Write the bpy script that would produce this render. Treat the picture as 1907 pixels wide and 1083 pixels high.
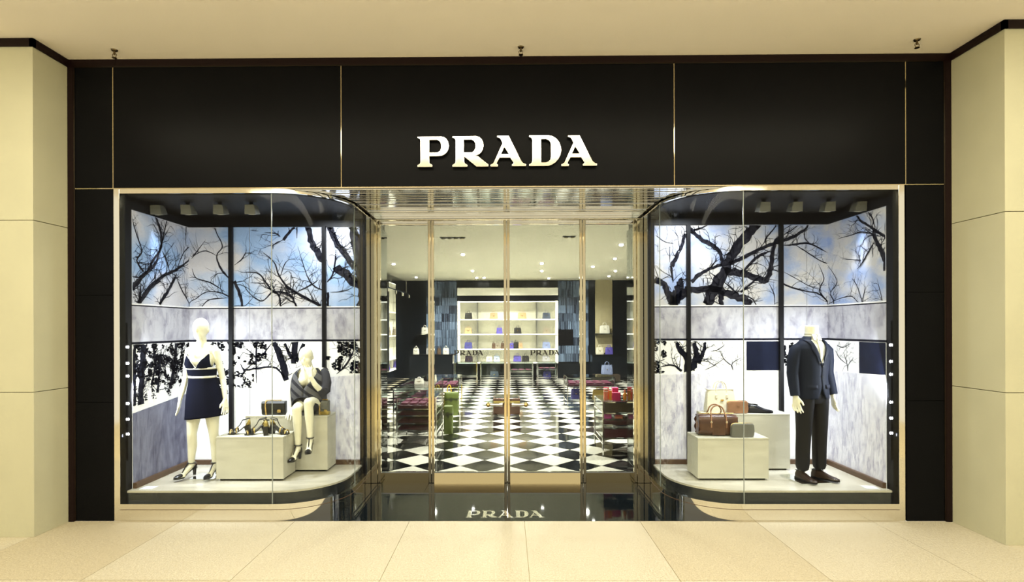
import bpy, bmesh, math, random
from mathutils import Vector, Matrix, noise
PI = math.pi
SC = bpy.context.scene
COL = SC.collection
for _o in list(bpy.data.objects):
    bpy.data.objects.remove(_o)

# ------------------------------------------------------------------ camera
cd = bpy.data.cameras.new('camera')
cam = bpy.data.objects.new('camera', cd)
COL.objects.link(cam)
cd.sensor_width = 36.0
cd.lens = 1017.0 / 1907.0 * 36.0
cd.shift_x = (953.5 - 935.0) / 1907.0
cd.shift_y = (608.0 - 541.5) / 1907.0
cd.clip_start = 0.05
cd.clip_end = 200
cam.matrix_world = (Matrix.Translation((0, -5.48, 1.95)) @ Matrix.Rotation(math.radians(0.5), 4, 'Z')
                    @ Matrix.Rotation(PI / 2, 4, 'X') @ Matrix.Rotation(-0.003, 4, 'Z'))
SC.camera = cam

# ------------------------------------------------------------------ world, lights, exposure
wd = bpy.data.worlds.new('mall_ambience')
SC.world = wd
wd.use_nodes = True
bg = wd.node_tree.nodes['Background']
bg.inputs[0].default_value = (1.0, 0.91, 0.70, 1)
bg.inputs[1].default_value = 0.95
SC.view_settings.view_transform = 'Standard'
SC.view_settings.look = 'None'
SC.view_settings.gamma = 1.0
SC.view_settings.use_curve_mapping = False
SC.view_settings.exposure = 0.0
try:
    SC.cycles.use_denoising = True
    SC.cycles.denoising_input_passes = 'RGB'
    SC.cycles.max_bounces = 10
    SC.cycles.transparent_max_bounces = 24
    SC.cycles.sample_clamp_indirect = 6.0
    SC.cycles.caustics_reflective = False
    SC.cycles.caustics_refractive = False
except Exception:
    pass


def area(name, loc, target, sx, sy, watts, color):
    l = bpy.data.lights.new(name, 'AREA')
    l.shape = 'RECTANGLE'
    l.size, l.size_y = sx, sy
    l.energy = watts
    l.color = color
    o = bpy.data.objects.new(name, l)
    COL.objects.link(o)
    o.location = loc
    d = Vector(target) - Vector(loc)
    o.rotation_euler = d.to_track_quat('-Z', 'Y').to_euler()
    return o


def spot(name, loc, target, watts, color, ang=60, blend=0.6, rad=0.03):
    l = bpy.data.lights.new(name, 'SPOT')
    l.energy = watts
    l.color = color
    l.spot_size = math.radians(ang)
    l.spot_blend = blend
    l.shadow_soft_size = rad
    o = bpy.data.objects.new(name, l)
    COL.objects.link(o)
    o.location = loc
    o.rotation_euler = (Vector(target) - Vector(loc)).to_track_quat('-Z', 'Y').to_euler()
    return o


WARM = (1.0, 0.915, 0.70)
COOL = (0.90, 0.94, 1.0)
SHOP = (1.0, 0.97, 0.84)
# unseen lamps added below the mall ceiling; the near strip whitens the sign letters
area('mall_added_light', (0, -2.45, 4.63), (0, -2.45, 0), 10.0, 1.0, 305, WARM)
area('mall_added_light', (0, -6.0, 4.63), (0, -6.0, 0), 10.0, 1.0, 305, WARM)
# display window lights: track spotlights aimed at the figures and the print, LED bars on the outer jambs
for s in (-1, 1):
    for i, x in enumerate((3.78, 3.45, 3.10, 2.76)):
        spot('window_spot', (s * x, 0.43, 3.15), (s * (x - 0.25), 0.95, 0.62), 125, COOL, 54, 0.9, 0.05)
    area('window_light', (s * 2.15, 0.75, 3.24), (s * 2.2, 0.85, 0.3), 0.5, 0.25, 18, COOL)
    area('window_led', (s * 3.86, 0.09, 1.30), (s * 2.9, 0.85, 1.10), 0.03, 1.1, 22, COOL)
# shop ceiling lights
for y in (3.6, 6.0, 8.5, 11.0, 13.4):
    for x in (-2.2, 0.0, 2.4):
        spot('shop_light', (x, y, 3.64), (x, y, 0), 330 if y < 4 else 540, SHOP, 150, 1.0, 0.07)


# ------------------------------------------------------------------ materials
MATS = {}


def mat(name, color, rough=0.5, metal=0.0, spec=0.5, emit=0.0, noise_amt=0.0, noise_scale=20.0, bump=0.0, coat=0.0,
        stretch=None, emit_color=None, second=None, transmission=0.0):
    """Principled material; colour varies with object-space noise between color and second."""
    if name in MATS:
        return MATS[name]
    m = bpy.data.materials.new(name)
    m.use_nodes = True
    nt = m.node_tree
    b = nt.nodes['Principled BSDF']
    b.inputs['Base Color'].default_value = (*color, 1)
    b.inputs['Roughness'].default_value = rough
    b.inputs['Metallic'].default_value = metal
    b.inputs['Specular IOR Level'].default_value = spec
    b.inputs['Coat Weight'].default_value = coat
    m.diffuse_color = (*color, 1)
    if emit:
        b.inputs['Emission Color'].default_value = (*(emit_color or color), 1)
        b.inputs['Emission Strength'].default_value = emit
    if noise_amt or second or bump:
        tc = nt.nodes.new('ShaderNodeTexCoord')
        mp = nt.nodes.new('ShaderNodeMapping')
        nt.links.new(tc.outputs['Object'], mp.inputs[0])
        if stretch:
            mp.inputs['Scale'].default_value = stretch
        nz = nt.nodes.new('ShaderNodeTexNoise')
        nz.inputs['Scale'].default_value = noise_scale
        nz.inputs['Detail'].default_value = 5
        nt.links.new(mp.outputs[0], nz.inputs['Vector'])
        if noise_amt or second:
            cr = nt.nodes.new('ShaderNodeValToRGB')
            sec = second or tuple(max(0, c * (1 - noise_amt)) for c in color)
            cr.color_ramp.elements[0].position = 0.35
            cr.color_ramp.elements[1].position = 0.65
            cr.color_ramp.elements[0].color = (*sec, 1)
            cr.color_ramp.elements[1].color = (*color, 1)
            nt.links.new(nz.outputs['Fac'], cr.inputs[0])
            nt.links.new(cr.outputs[0], b.inputs['Base Color'])
            if emit and not emit_color:
                nt.links.new(cr.outputs[0], b.inputs['Emission Color'])
        if bump:
            bp = nt.nodes.new('ShaderNodeBump')
            bp.inputs['Strength'].default_value = bump
            bp.inputs['Distance'].default_value = 0.01
            nt.links.new(nz.outputs['Fac'], bp.inputs['Height'])
            nt.links.new(bp.outputs[0], b.inputs['Normal'])
    MATS[name] = m
    return m


def glass_mat(name, tint=(0.96, 0.985, 0.97), ior=1.45, gloss=0.6):
    """Thin clear glazing: straight-through view plus Fresnel reflection."""
    if name in MATS:
        return MATS[name]
    m = bpy.data.materials.new(name)
    m.use_nodes = True
    nt = m.node_tree
    nt.nodes.clear()
    out = nt.nodes.new('ShaderNodeOutputMaterial')
    mx = nt.nodes.new('ShaderNodeMixShader')
    fr = nt.nodes.new('ShaderNodeFresnel')
    fr.inputs[0].default_value = ior
    ml = nt.nodes.new('ShaderNodeMath')
    ml.operation = 'MULTIPLY'
    ml.inputs[1].default_value = gloss
    nt.links.new(fr.outputs[0], ml.inputs[0])
    tr = nt.nodes.new('ShaderNodeBsdfTransparent')
    tr.inputs[0].default_value = (*tint, 1)
    gl = nt.nodes.new('ShaderNodeBsdfGlossy')
    gl.inputs['Roughness'].default_value = 0.01
    nt.links.new(ml.outputs[0], mx.inputs[0])
    nt.links.new(tr.outputs[0], mx.inputs[1])
    nt.links.new(gl.outputs[0], mx.inputs[2])
    nt.links.new(mx.outputs[0], out.inputs[0])
    MATS[name] = m
    return m


def M(n):
    return MATS[n]


mat('mall_ceiling', (0.86, 0.80, 0.69), 0.9, noise_amt=0.03, noise_scale=2)
mat('mall_floor', (0.68, 0.635, 0.50), 0.55, spec=0.3, second=(0.52, 0.46, 0.33), noise_scale=70)
mat('mall_floor_b', (0.64, 0.57, 0.41), 0.55, spec=0.3, second=(0.47, 0.41, 0.28), noise_scale=70)
mat('floor_joint', (0.70, 0.62, 0.42), 0.7)
mat('kick_brass', (0.60, 0.50, 0.28), 0.06, 1.0)
mat('dark_brass', (0.16, 0.12, 0.06), 0.3, 1.0)
mat('column_stone', (0.575, 0.565, 0.395), 0.55, noise_amt=0.05, noise_scale=3)
mat('column_joint', (0.16, 0.13, 0.08), 0.8)
mat('dark_wood', (0.010, 0.0035, 0.0035), 0.5, spec=0.15)
mat('black_panel', (0.0052, 0.0054, 0.0062), 0.3, spec=0.05, noise_amt=0.15, noise_scale=2)
mat('black_floor', (0.004, 0.007, 0.010), 0.04, spec=0.18, noise_amt=0.2, noise_scale=4)
mat('brass', (0.64, 0.56, 0.38), 0.08, 1.0)
mat('steel', (0.84, 0.81, 0.72), 0.07, 1.0)
mat('chrome', (0.86, 0.86, 0.84), 0.08, 1.0)
mat('sign_metal', (0.97, 0.95, 0.90), 0.12, 1.0)
mat('slat_metal', (0.66, 0.67, 0.66), 0.07, 1.0)
mat('mirror', (0.80, 0.83, 0.82), 0.02, 1.0)
mat('dark_mirror', (0.22, 0.25, 0.27), 0.03, 1.0)
mat('black', (0.005, 0.005, 0.007), 0.4, spec=0.15)
mat('black_matte', (0.012, 0.012, 0.014), 0.8)
mat('window_ceiling', (0.014, 0.013, 0.014), 0.5, spec=0.2)
mat('dark_stone', (0.03, 0.032, 0.036), 0.18, spec=0.6, noise_amt=0.3, noise_scale=14)
mat('platform_stone', (0.62, 0.58, 0.48), 0.25, second=(0.48, 0.45, 0.37), noise_scale=3, stretch=(1, 3, 1))
mat('brown_base', (0.10, 0.055, 0.03), 0.5)
mat('post_dark', (0.005, 0.005, 0.007), 0.4, spec=0.12)
mat('plinth_box', (0.60, 0.58, 0.48), 0.55, second=(0.52, 0.50, 0.41), noise_scale=4, stretch=(1, 1, 5))
mat('shop_ceiling', (0.86, 0.83, 0.66), 0.85, noise_amt=0.04, noise_scale=2)
mat('shop_dark', (0.007, 0.010, 0.015), 0.2, spec=0.4)
mat('shop_brown', (0.05, 0.035, 0.025), 0.5)
mat('shop_beige', (0.52, 0.46, 0.28), 0.7)
mat('tile_white', (0.82, 0.81, 0.72), 0.08, spec=0.5, second=(0.74, 0.73, 0.65), noise_scale=3)
mat('tile_black', (0.012, 0.012, 0.012), 0.06, spec=0.35, noise_amt=0.4, noise_scale=5)
mat('shelf_cream', (0.82, 0.80, 0.66), 0.6, emit=0.16, emit_color=(0.9, 0.88, 0.70))  # faint emission stands in for light falling on the cream panels
mat('shelf_light', (0.95, 0.95, 0.88), 0.5, emit=1.3, emit_color=(1, 0.98, 0.86))
mat('led', (1, 1, 1), 0.4, emit=14, emit_color=(0.95, 0.97, 1.0))
mat('lamp_glow', (1, 1, 1), 0.4, emit=22, emit_color=(1, 0.97, 0.88))
mat('plum', (0.075, 0.008, 0.024), 0.4)
mat('plum_light', (0.20, 0.03, 0.08), 0.3)
mat('letter_black', (0.006, 0.006, 0.006), 0.5)
mat('mannequin', (0.86, 0.83, 0.66), 0.32, spec=0.5)
mat('navy', (0.005, 0.006, 0.016), 0.8, spec=0.04)
mat('white_trim', (0.85, 0.84, 0.78), 0.5)
mat('cream_leather', (0.72, 0.68, 0.54), 0.45, noise_amt=0.06, noise_scale=12)
mat('tan_leather', (0.34, 0.17, 0.09), 0.4, noise_amt=0.25, noise_scale=14)
mat('brown_leather', (0.095, 0.038, 0.02), 0.3, noise_amt=0.45, noise_scale=9)
mat('grey_leather', (0.15, 0.15, 0.135), 0.5, noise_amt=0.2, noise_scale=30)
mat('black_leather', (0.012, 0.012, 0.012), 0.3)
mat('gold', (0.75, 0.55, 0.22), 0.2, 1.0)
mat('gold_leather', (0.45, 0.34, 0.10), 0.3, 0.6)
mat('suit', (0.007, 0.010, 0.022), 0.6, spec=0.12)
mat('suit_lapel', (0.009, 0.012, 0.026), 0.55, spec=0.15)
mat('trouser', (0.008, 0.008, 0.011), 0.45, spec=0.18)
mat('shirt', (0.80, 0.79, 0.68), 0.7)
mat('tie', (0.72, 0.70, 0.56), 0.5)
mat('shoe_brown', (0.030, 0.017, 0.012), 0.18)
mat('shoe_black', (0.008, 0.008, 0.012), 0.2)
mat('paper', (0.75, 0.80, 0.90), 0.7)
mat('green', (0.10, 0.14, 0.022), 0.5, noise_amt=0.15, noise_scale=10)
mat('green_dark', (0.02, 0.03, 0.008), 0.5)
mat('yellow', (0.65, 0.45, 0.02), 0.45)
mat('pink', (0.72, 0.03, 0.16), 0.4)
mat('hot_pink', (0.9, 0.08, 0.42), 0.4)
mat('coral', (0.80, 0.22, 0.13), 0.4)
mat('orange', (0.85, 0.32, 0.03), 0.35)
mat('blue_bag', (0.07, 0.07, 0.27), 0.4)
mat('royal_bag', (0.10, 0.08, 0.38), 0.4)
mat('denim_bag', (0.28, 0.34, 0.52), 0.5, second=(0.16, 0.20, 0.38), noise_scale=10, stretch=(8, 1, 1))
mat('slate_bag', (0.06, 0.075, 0.11), 0.4)
mat('sky_bag', (0.45, 0.55, 0.70), 0.4)
mat('beige_bag', (0.46, 0.30, 0.16), 0.45)
mat('taupe_bag', (0.26, 0.22, 0.16), 0.45)
mat('straw_bag', (0.50, 0.34, 0.17), 0.55)
mat('black_bag', (0.018, 0.017, 0.016), 0.35)
mat('aubergine_bag', (0.03, 0.018, 0.03), 0.35)
mat('white_bag', (0.78, 0.76, 0.66), 0.45)
mat('silver_bag', (0.38, 0.38, 0.39), 0.4)
mat('cocoa_bag', (0.09, 0.05, 0.03), 0.45)
mat('mustard_bag', (0.50, 0.36, 0.09), 0.45)
glass_mat('glass', (0.965, 0.985, 0.98), 1.45, 0.12)
glass_mat('door_glass', (0.95, 0.97, 0.965), 1.45, 0.20)
glass_mat('case_glass', (0.92, 0.96, 0.95), 1.45, 0.6)


# ------------------------------------------------------------------ mesh builder
class MB:
    def __init__(self):
        self.v, self.f, self.mi = [], [], []

    def face(self, idx, m=0):
        self.f.append(tuple(idx))
        self.mi.append(m)

    def box(self, x0, x1, y0, y1, z0, z1, m=0):
        n = len(self.v)
        self.v += [(x0, y0, z0), (x1, y0, z0), (x1, y1, z0), (x0, y1, z0), (x0, y0, z1), (x1, y0, z1), (x1, y1, z1), (x0, y1, z1)]
        for q in ((3, 2, 1, 0), (4, 5, 6, 7), (0, 1, 5, 4), (1, 2, 6, 5), (2, 3, 7, 6), (3, 0, 4, 7)):
            self.face([n + i for i in q], m)
        return self

    def loft(self, rings, closed=True, cap=True, m=0):
        n = len(self.v)
        k = len(rings[0])
        for r in rings:
            self.v += [tuple(p) for p in r]
        for i in range(len(rings) - 1):
            for j in range(k if closed else k - 1):
                j2 = (j + 1) % k
                self.face((n + i * k + j, n + i * k + j2, n + (i + 1) * k + j2, n + (i + 1) * k + j), m)
        if cap and closed:
            self.face(list(range(n + k - 1, n - 1, -1)), m)
            self.face(list(range(n + (len(rings) - 1) * k, n + len(rings) * k)), m)
        return self

    def tube(self, pts, r, n=8, closed=False, m=0, flat=1.0):
        pts = [Vector(p) for p in pts]
        rr = r if isinstance(r, (list, tuple)) else [r] * len(pts)
        rings = []
        up = None
        L = len(pts)
        for i, p in enumerate(pts):
            if closed:
                t = pts[(i + 1) % L] - pts[i - 1]
            else:
                t = pts[min(i + 1, L - 1)] - pts[max(i - 1, 0)]
            t.normalize()
            if up is None:
                a = Vector((0, 0, 1)) if abs(t.z) < 0.9 else Vector((1, 0, 0))
                up = (a - t * a.dot(t)).normalized()
            else:
                up = (up - t * up.dot(t)).normalized()
            s = t.cross(up)
            rings.append([p + (s * math.cos(2 * PI * j / n) + up * math.sin(2 * PI * j / n) * flat) * rr[i] for j in range(n)])
        if closed:
            rings.append(rings[0])
        return self.loft(rings, True, not closed, m)

    def cyl(self, p0, p1, r0, r1=None, n=12, m=0):
        return self.tube([p0, p1], [r0, r0 if r1 is None else r1], n, m=m)

    def ball(self, c, r, n=12, k=8, m=0):
        if not isinstance(r, (tuple, list)):
            r = (r, r, r)
        rings = []
        for i in range(k + 1):
            a = -PI / 2 + PI * i / k
            ca, sa = math.cos(a), math.sin(a)
            ca = max(ca, 0.002)
            rings.append([(c[0] + r[0] * ca * math.cos(2 * PI * j / n), c[1] + r[1] * ca * math.sin(2 * PI * j / n), c[2] + r[2] * sa) for j in range(n)])
        return self.loft(rings, m=m)

    def prism(self, poly, z0, z1, m=0, ax='xy'):
        """poly in plane ax, extruded along the third axis between z0 and z1"""
        def P(a, b, c):
            return {'xy': (a, b, c), 'xz': (a, c, b), 'yz': (c, a, b)}[ax]
        n = len(self.v)
        k = len(poly)
        self.v += [P(a, b, z0) for a, b in poly] + [P(a, b, z1) for a, b in poly]
        self.face([n + i for i in range(k)][::-1], m)
        self.face([n + k + i for i in range(k)], m)
        for i in range(k):
            j = (i + 1) % k
            self.face((n + i, n + j, n + k + j, n + k + i), m)
        return self

    def grid(self, fn, us, vs, m=0):
        n = len(self.v)
        for u in us:
            for v in vs:
                self.v.append(tuple(fn(u, v)))
        k = len(vs)
        for i in range(len(us) - 1):
            for j in range(k - 1):
                self.face((n + i * k + j, n + (i + 1) * k + j, n + (i + 1) * k + j + 1, n + i * k + j + 1), m)
        return self

    def mesh(self, name, mats=None, smooth=False):
        me = bpy.data.meshes.new(name)
        me.from_pydata([tuple(p) for p in self.v], [], self.f)
        if mats:
            for mm in (mats if isinstance(mats, (list, tuple)) else [mats]):
                me.materials.append(M(mm) if isinstance(mm, str) else mm)
            if len(me.materials) > 1:
                me.polygons.foreach_set('material_index', self.mi)
        bm = bmesh.new()
        bm.from_mesh(me)
        bmesh.ops.recalc_face_normals(bm, faces=bm.faces)
        bm.to_mesh(me)
        bm.free()
        if smooth:
            me.shade_smooth()
            me.set_sharp_from_angle(angle=math.radians(40))
        me.update()
        return me

    def build(self, name, mats, parent=None, smooth=False, bevel=0, loc=None, rotz=None, subsurf=0, solid=0):
        o = bpy.data.objects.new(name, self.mesh(name, mats, smooth))
        COL.objects.link(o)
        if parent is not None:
            o.parent = parent
        if loc is not None:
            o.location = loc
        if rotz is not None:
            o.rotation_euler = (0, 0, rotz)
        if solid:
            md = o.modifiers.new('solid', 'SOLIDIFY')
            md.thickness = solid
            md.offset = -1
        if subsurf:
            md = o.modifiers.new('sub', 'SUBSURF')
            md.levels = md.render_levels = subsurf
        if bevel:
            md = o.modifiers.new('bevel', 'BEVEL')
            md.width = bevel
            md.segments = 2
            md.limit_method = 'ANGLE'
            md.angle_limit = math.radians(40)
        return o


def thing(name, label, cat, loc=(0, 0, 0), rotz=0, group=None):
    o = bpy.data.objects.new(name, None)
    o.empty_display_size = 0.05
    COL.objects.link(o)
    o.location = loc
    o.rotation_euler = (0, 0, rotz)
    return tag(o, label, cat, group)


def tag(o, label, cat, group=None):
    o['label'] = label
    o['category'] = cat
    if group:
        o['group'] = group
    return o


def struct(o, label=None, cat=None):
    o['kind'] = 'structure'
    if label:
        o['label'] = label
    if cat:
        o['category'] = cat
    return o


def copy_tree(root, loc=None, rotz=None, label=None, group=None, parent=None):
    c = root.copy()
    COL.objects.link(c)
    c.parent = parent
    if loc is not None:
        c.location = loc
    if rotz is not None:
        c.rotation_euler = (0, 0, rotz)
    if label:
        c['label'] = label
    if group:
        c['group'] = group
    for ch in list(root.children):
        copy_tree(ch, parent=c)
    return c


def instance(name, me, material=None, parent=None, loc=None, rot=None):
    o = bpy.data.objects.new(name, me)
    COL.objects.link(o)
    o.parent = parent
    if loc is not None:
        o.location = loc
    if rot is not None:
        o.rotation_euler = rot
    if material:
        o.material_slots[0].link = 'OBJECT'
        o.material_slots[0].material = M(material)
    return o


# ------------------------------------------------------------------ lettering (outlines in thousandths of the word's own unit, y down)
LET = {
    'P': [[(50, 92), (70, 90), (290, 90), (318, 97), (340, 114), (356, 140), (365, 180), (360, 215), (345, 245), (322, 267), (295, 280), (260, 285), (165, 285),
           (165, 340), (170, 362), (195, 376), (195, 392), (50, 392), (50, 378), (72, 365), (80, 345), (80, 130), (72, 110), (50, 99)],
          [(165, 120), (245, 120), (268, 130), (284, 150), (290, 178), (288, 208), (278, 232), (258, 247), (235, 251), (165, 251)]],
    'R': [[(403, 90), (640, 87), (672, 97), (696, 118), (710, 148), (714, 185), (708, 218), (692, 248), (668, 269), (640, 281), (605, 287), (660, 290), (762, 375),
           (762, 391), (645, 391), (518, 287), (518, 345), (525, 362), (550, 378), (550, 392), (403, 392), (403, 378), (428, 362), (436, 340), (436, 130), (428, 110), (403, 99)],
          [(515, 120), (595, 120), (618, 132), (633, 155), (637, 182), (633, 212), (618, 238), (600, 251), (515, 251)]],
    'A': [[(855, 87), (970, 87), (1095, 340), (1115, 362), (1142, 373), (1142, 389), (1005, 389), (1005, 375), (1022, 366), (1018, 352), (985, 304), (877, 304), (850, 352), (842, 370),
           (858, 375), (858, 392), (788, 392), (788, 377), (812, 366), (825, 345), (910, 160), (893, 122), (880, 106), (855, 98)],
          [(925, 192), (978, 272), (888, 272)]],
    'D': [[(1178, 84), (1370, 84), (1412, 93), (1450, 117), (1478, 152), (1494, 195), (1498, 232), (1492, 275), (1472, 318), (1440, 354), (1405, 376), (1370, 388), (1178, 389), (1178, 377), (1200, 363),
           (1210, 340), (1210, 130), (1200, 107), (1178, 97)],
          [(1295, 120), (1345, 118), (1375, 130), (1392, 150), (1398, 175), (1398, 300), (1390, 330), (1370, 350), (1345, 358), (1295, 358)]],
}
WORD = [('P', 0), ('R', 0), ('A', 0), ('D', 0), ('A', 715)]


def letters(parent, depth, material, sx, sz, bevel=0.0, pname='letter'):
    """One extruded mesh per letter, centred on the word, standing in the parent's local XZ plane."""
    for ch, dx in WORD:
        cu = bpy.data.curves.new('tmp', 'CURVE')
        cu.dimensions = '2D'
        cu.fill_mode = 'BOTH'
        cu.extrude = depth / 2
        cu.bevel_depth = bevel
        for ring in LET[ch]:
            sp = cu.splines.new('POLY')
            sp.points.add(len(ring) - 1)
            for p, (u, v) in zip(sp.points, ring):
                p.co = ((u + dx - 958) * sx, (392 - v) * sz, 0, 1)
            sp.use_cyclic_u = True
        tmp = bpy.data.objects.new('tmp', cu)
        COL.objects.link(tmp)
        dg = bpy.context.evaluated_depsgraph_get()
        me = bpy.data.meshes.new_from_object(tmp.evaluated_get(dg))
        bpy.data.objects.remove(tmp)
        bpy.data.curves.remove(cu)
        me.transform(Matrix.Rotation(PI / 2, 4, 'X'))
        me.materials.clear()
        me.materials.append(M(material))
        o = bpy.data.objects.new(pname + '_' + ch.lower(), me)
        COL.objects.link(o)
        o.parent = parent


# ================================================================== THE MALL: floor, ceiling, columns
rnd = random.Random(7)
floor = struct(MB().box(-8, 8, -9.5, 0.0, -0.06, -0.008).box(-8, 8, -9.5, -2.6, -0.008, 0.0).build('floor', 'floor_joint'),
               'pale speckled granite floor of the mall in front of the shop', 'floor')
floor.data.materials[0] = M('floor_joint')
xs = [0.17 + 1.155 * k for k in range(-7, 8)]
for r, (y0, y1) in enumerate(((-1.28, 0.0), (-2.6, -1.28))):
    for i in range(len(xs) - 1):
        x0, x1 = max(xs[i], -8), min(xs[i + 1], 8)
        if x1 - x0 < 0.1:
            continue
        MB().box(x0 + 0.0025, x1 - 0.0025, y0 + 0.0025, y1 - 0.0025 * (r > 0), -0.008, 0.0).build(
            'floor_slab', 'mall_floor_b' if (i * 7 + r * 3) % 5 == 1 else 'mall_floor', floor)
ceiling = struct(MB().box(-8, 8, -9.5, 0.3, 4.652, 4.75).build('ceiling', 'mall_ceiling'), 'cream plaster ceiling of the mall', 'ceiling')

for s, side, yf in ((-1, 'left', -0.42), (1, 'right', -0.60)):
    def bx(mb, xa, xb, *r):
        a, b = sorted((s * xa, s * xb))
        return mb.box(a, b, *r)
    w = bx(MB(), 4.435, 8, yf + 0.012, 0.3, 0, 4.65).build('wall_' + side, 'column_joint')
    struct(w, 'cream stone column flanking the shopfront on the ' + side, 'wall')
    for z0, z1 in ((0, 1.348), (1.354, 2.955), (2.961, 4.58)):
        bx(MB(), 4.42, 8, yf, 0.3, z0, z1).build('stone_panel', 'column_stone', w, bevel=0.002)
    t = bx(bx(MB(), 4.405, 8, yf - 0.015, yf + 0.02, 4.575, 4.65), 4.405, 4.44, yf - 0.015, 0.02, 4.575, 4.65).build('trim_' + side, 'dark_wood')
    struct(t, 'dark brown crown moulding on top of the %s stone column' % side, 'trim')
    t = bx(MB(), 4.365, 4.42, -0.02, 0.25, 0, 4.585).build('trim_jamb_' + side, 'dark_wood')
    struct(t, 'dark brown upright moulding at the %s end of the shopfront' % side, 'trim')
struct(MB().box(-4.42, 4.42, -0.02, 0.25, 4.585, 4.65).build('trim_top', 'dark_wood'), 'long dark brown moulding between shopfront and ceiling', 'trim')

for x, y, lab in ((-3.81, -0.20, 'ceiling sprinkler head nearest the left stone column'), (0.144, -0.20, 'ceiling sprinkler head above the shop sign'),
                  (3.888, -0.28, 'ceiling sprinkler head nearest the right stone column')):
    t = thing('sprinkler', lab, 'sprinkler', (x, y, 4.652), 0, 'mall ceiling sprinklers')
    MB().cyl((0, 0, 0), (0, 0, -0.012), 0.036, 0.03, 16).build('rose', 'dark_brass', t, True)
    MB().cyl((0, 0, -0.01), (0, 0, -0.055), 0.012, 0.010, 10).build('stem', 'dark_brass', t, True)
    mb = MB()
    for sg in (-1, 1):
        mb.tube([(0.010 * sg, 0, -0.04), (0.024 * sg, 0, -0.055), (0.018 * sg, 0, -0.078), (0, 0, -0.088)], 0.004, 6)
    mb.build('yoke', 'dark_brass', t, True)
    MB().cyl((0, 0, -0.088), (0, 0, -0.093), 0.026, 0.026, 14).build('deflector', 'dark_brass', t, True)
    t.scale = (.85, .85, .85)

# ================================================================== THE SHOPFRONT: black panels, joints, sign
front = struct(MB().box(-4.362, 4.362, 0.02, 0.25, 3.36, 4.585).box(-4.362, -3.975, 0.02, 1.2, 0, 3.36).box(3.975, 4.362, 0.02, 1.2, 0, 3.36)
               .build('wall_front', 'black_matte'), 'glossy black panelled shopfront wall with thin brass joints', 'wall')
JX = [-4.362, -3.970, -1.660, 1.680, 3.980, 4.362]
for i in range(5):
    MB().box(JX[i] + 0.005, JX[i + 1] - 0.005, 0.0, 0.02, 3.362, 4.578).build('panel', 'black_panel', front, bevel=0.002)
for a, b in ((-4.357, -3.975), (3.985, 4.357)):
    for z0, z1 in ((0.0, 1.198), (1.202, 2.278), (2.282, 3.352)):
        MB().box(a, b, 0.0, 0.02, z0, z1).build('panel', 'black_panel', front, bevel=0.002)
for x in JX:
    MB().box(x - 0.004, x + 0.004, -0.003, 0.02, 3.355, 4.583).build('joint_strip', 'brass', front)
for x in (JX[0], JX[-1]):
    MB().box(x - 0.004, x + 0.004, -0.003, 0.02, 0.0, 3.352).build('joint_strip', 'brass', front)
MB().box(-4.362, 4.362, -0.003, 0.02, 4.578, 4.583).build('joint_strip', 'brass', front)
MB().box(-4.362, 4.362, -0.006, 0.02, 3.350, 3.359).build('joint_strip', 'brass', front)

sign = thing('shop_sign', 'polished metal serif lettering PRADA on the black fascia above the entrance', 'sign', (0.012, -0.034, 3.545))
letters(sign, 0.03, 'sign_metal', 0.000985, 0.000985, 0.003)

# ================================================================== ENTRANCE: black floor, slatted soffit, doors
R0, CX0 = 0.67, 2.373


def edge_x(y):
    return CX0 - math.sqrt(max(0, R0 * R0 - (R0 - y) ** 2)) if y < R0 else CX0 - R0


entry = struct(MB().box(-2.6, 2.6, 0.0, 1.42, -0.06, -0.006).build('floor_entrance', 'black'), 'polished black stone floor of the recessed shop entrance', 'floor')
for x0, x1, y0, y1 in ((-2.6, -0.984, 0.002, 1.42), (-0.980, 2.6, 0.002, 1.42)):
    MB().box(x0, x1, y0, y1, -0.006, 0.0).build('floor_slab', 'black_floor', entry)
fl = thing('floor_lettering', 'brushed metal PRADA lettering set flat into the black entrance floor', 'sign', (-0.02, 0.10, 0.001))
fl.rotation_euler = (-PI / 2, 0, 0)
letters(fl, 0.002, 'chrome', 0.000446, 0.00070)

sof = struct(MB().box(-2.45, 2.45, 0.25, 1.36, 3.362, 3.42).build('ceiling_entrance', 'black'), 'polished metal slatted ceiling over the shop entrance', 'ceiling')
NS = 27
for i in range(NS):
    y0 = 0.03 + i * (1.32 / NS)
    y1 = y0 + 1.32 / NS - 0.010
    a, b = edge_x(y0) - 0.03, edge_x(y1) - 0.03
    mb = MB().prism([(-a, y0), (a, y0), (b, y1), (-b, y1)], 0, 0.014)
    o = mb.build('ceiling_slat', 'slat_metal', sof, bevel=0.002)
    o.location.z = 3.340
    o.rotation_euler.x = 0
    dz = rnd.uniform(-0.006, 0.004)
    o.location.z += dz

DY = 1.36
struct(MB().box(-1.70, 1.70, DY - 0.03, DY + 0.06, 3.285, 3.355).build('trim_1', 'steel', bevel=0.004), 'polished metal transom bar above the glass doors', 'trim')
struct(MB().box(-1.74, 1.74, DY + 0.06, DY + 0.2, 3.285, 3.72).build('wall_transom', 'shop_dark'), 'dark bulkhead above the doors inside the shop', 'wall')
for s in (-1, 1):
    a, b = sorted((s * 1.625, s * 1.70))
    o = MB().box(a, b, DY - 0.03, DY + 0.06, 0, 3.285).build('trim_2' if s < 0 else 'trim_3', 'brass', bevel=0.004)
    struct(o, 'tall brass post at the %s end of the glass doors' % ('left' if s < 0 else 'right'), 'trim')
leaf = [('window_3', -1.618, -0.951, 'fixed glass side panel left of the entrance doors'), ('door_1', -0.945, -0.003, 'left leaf of the brass framed glass entrance doors'),
        ('door_2', 0.003, 0.945, 'right leaf of the brass framed glass entrance doors'), ('window_4', 0.951, 1.618, 'fixed glass side panel right of the entrance doors')]
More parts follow.
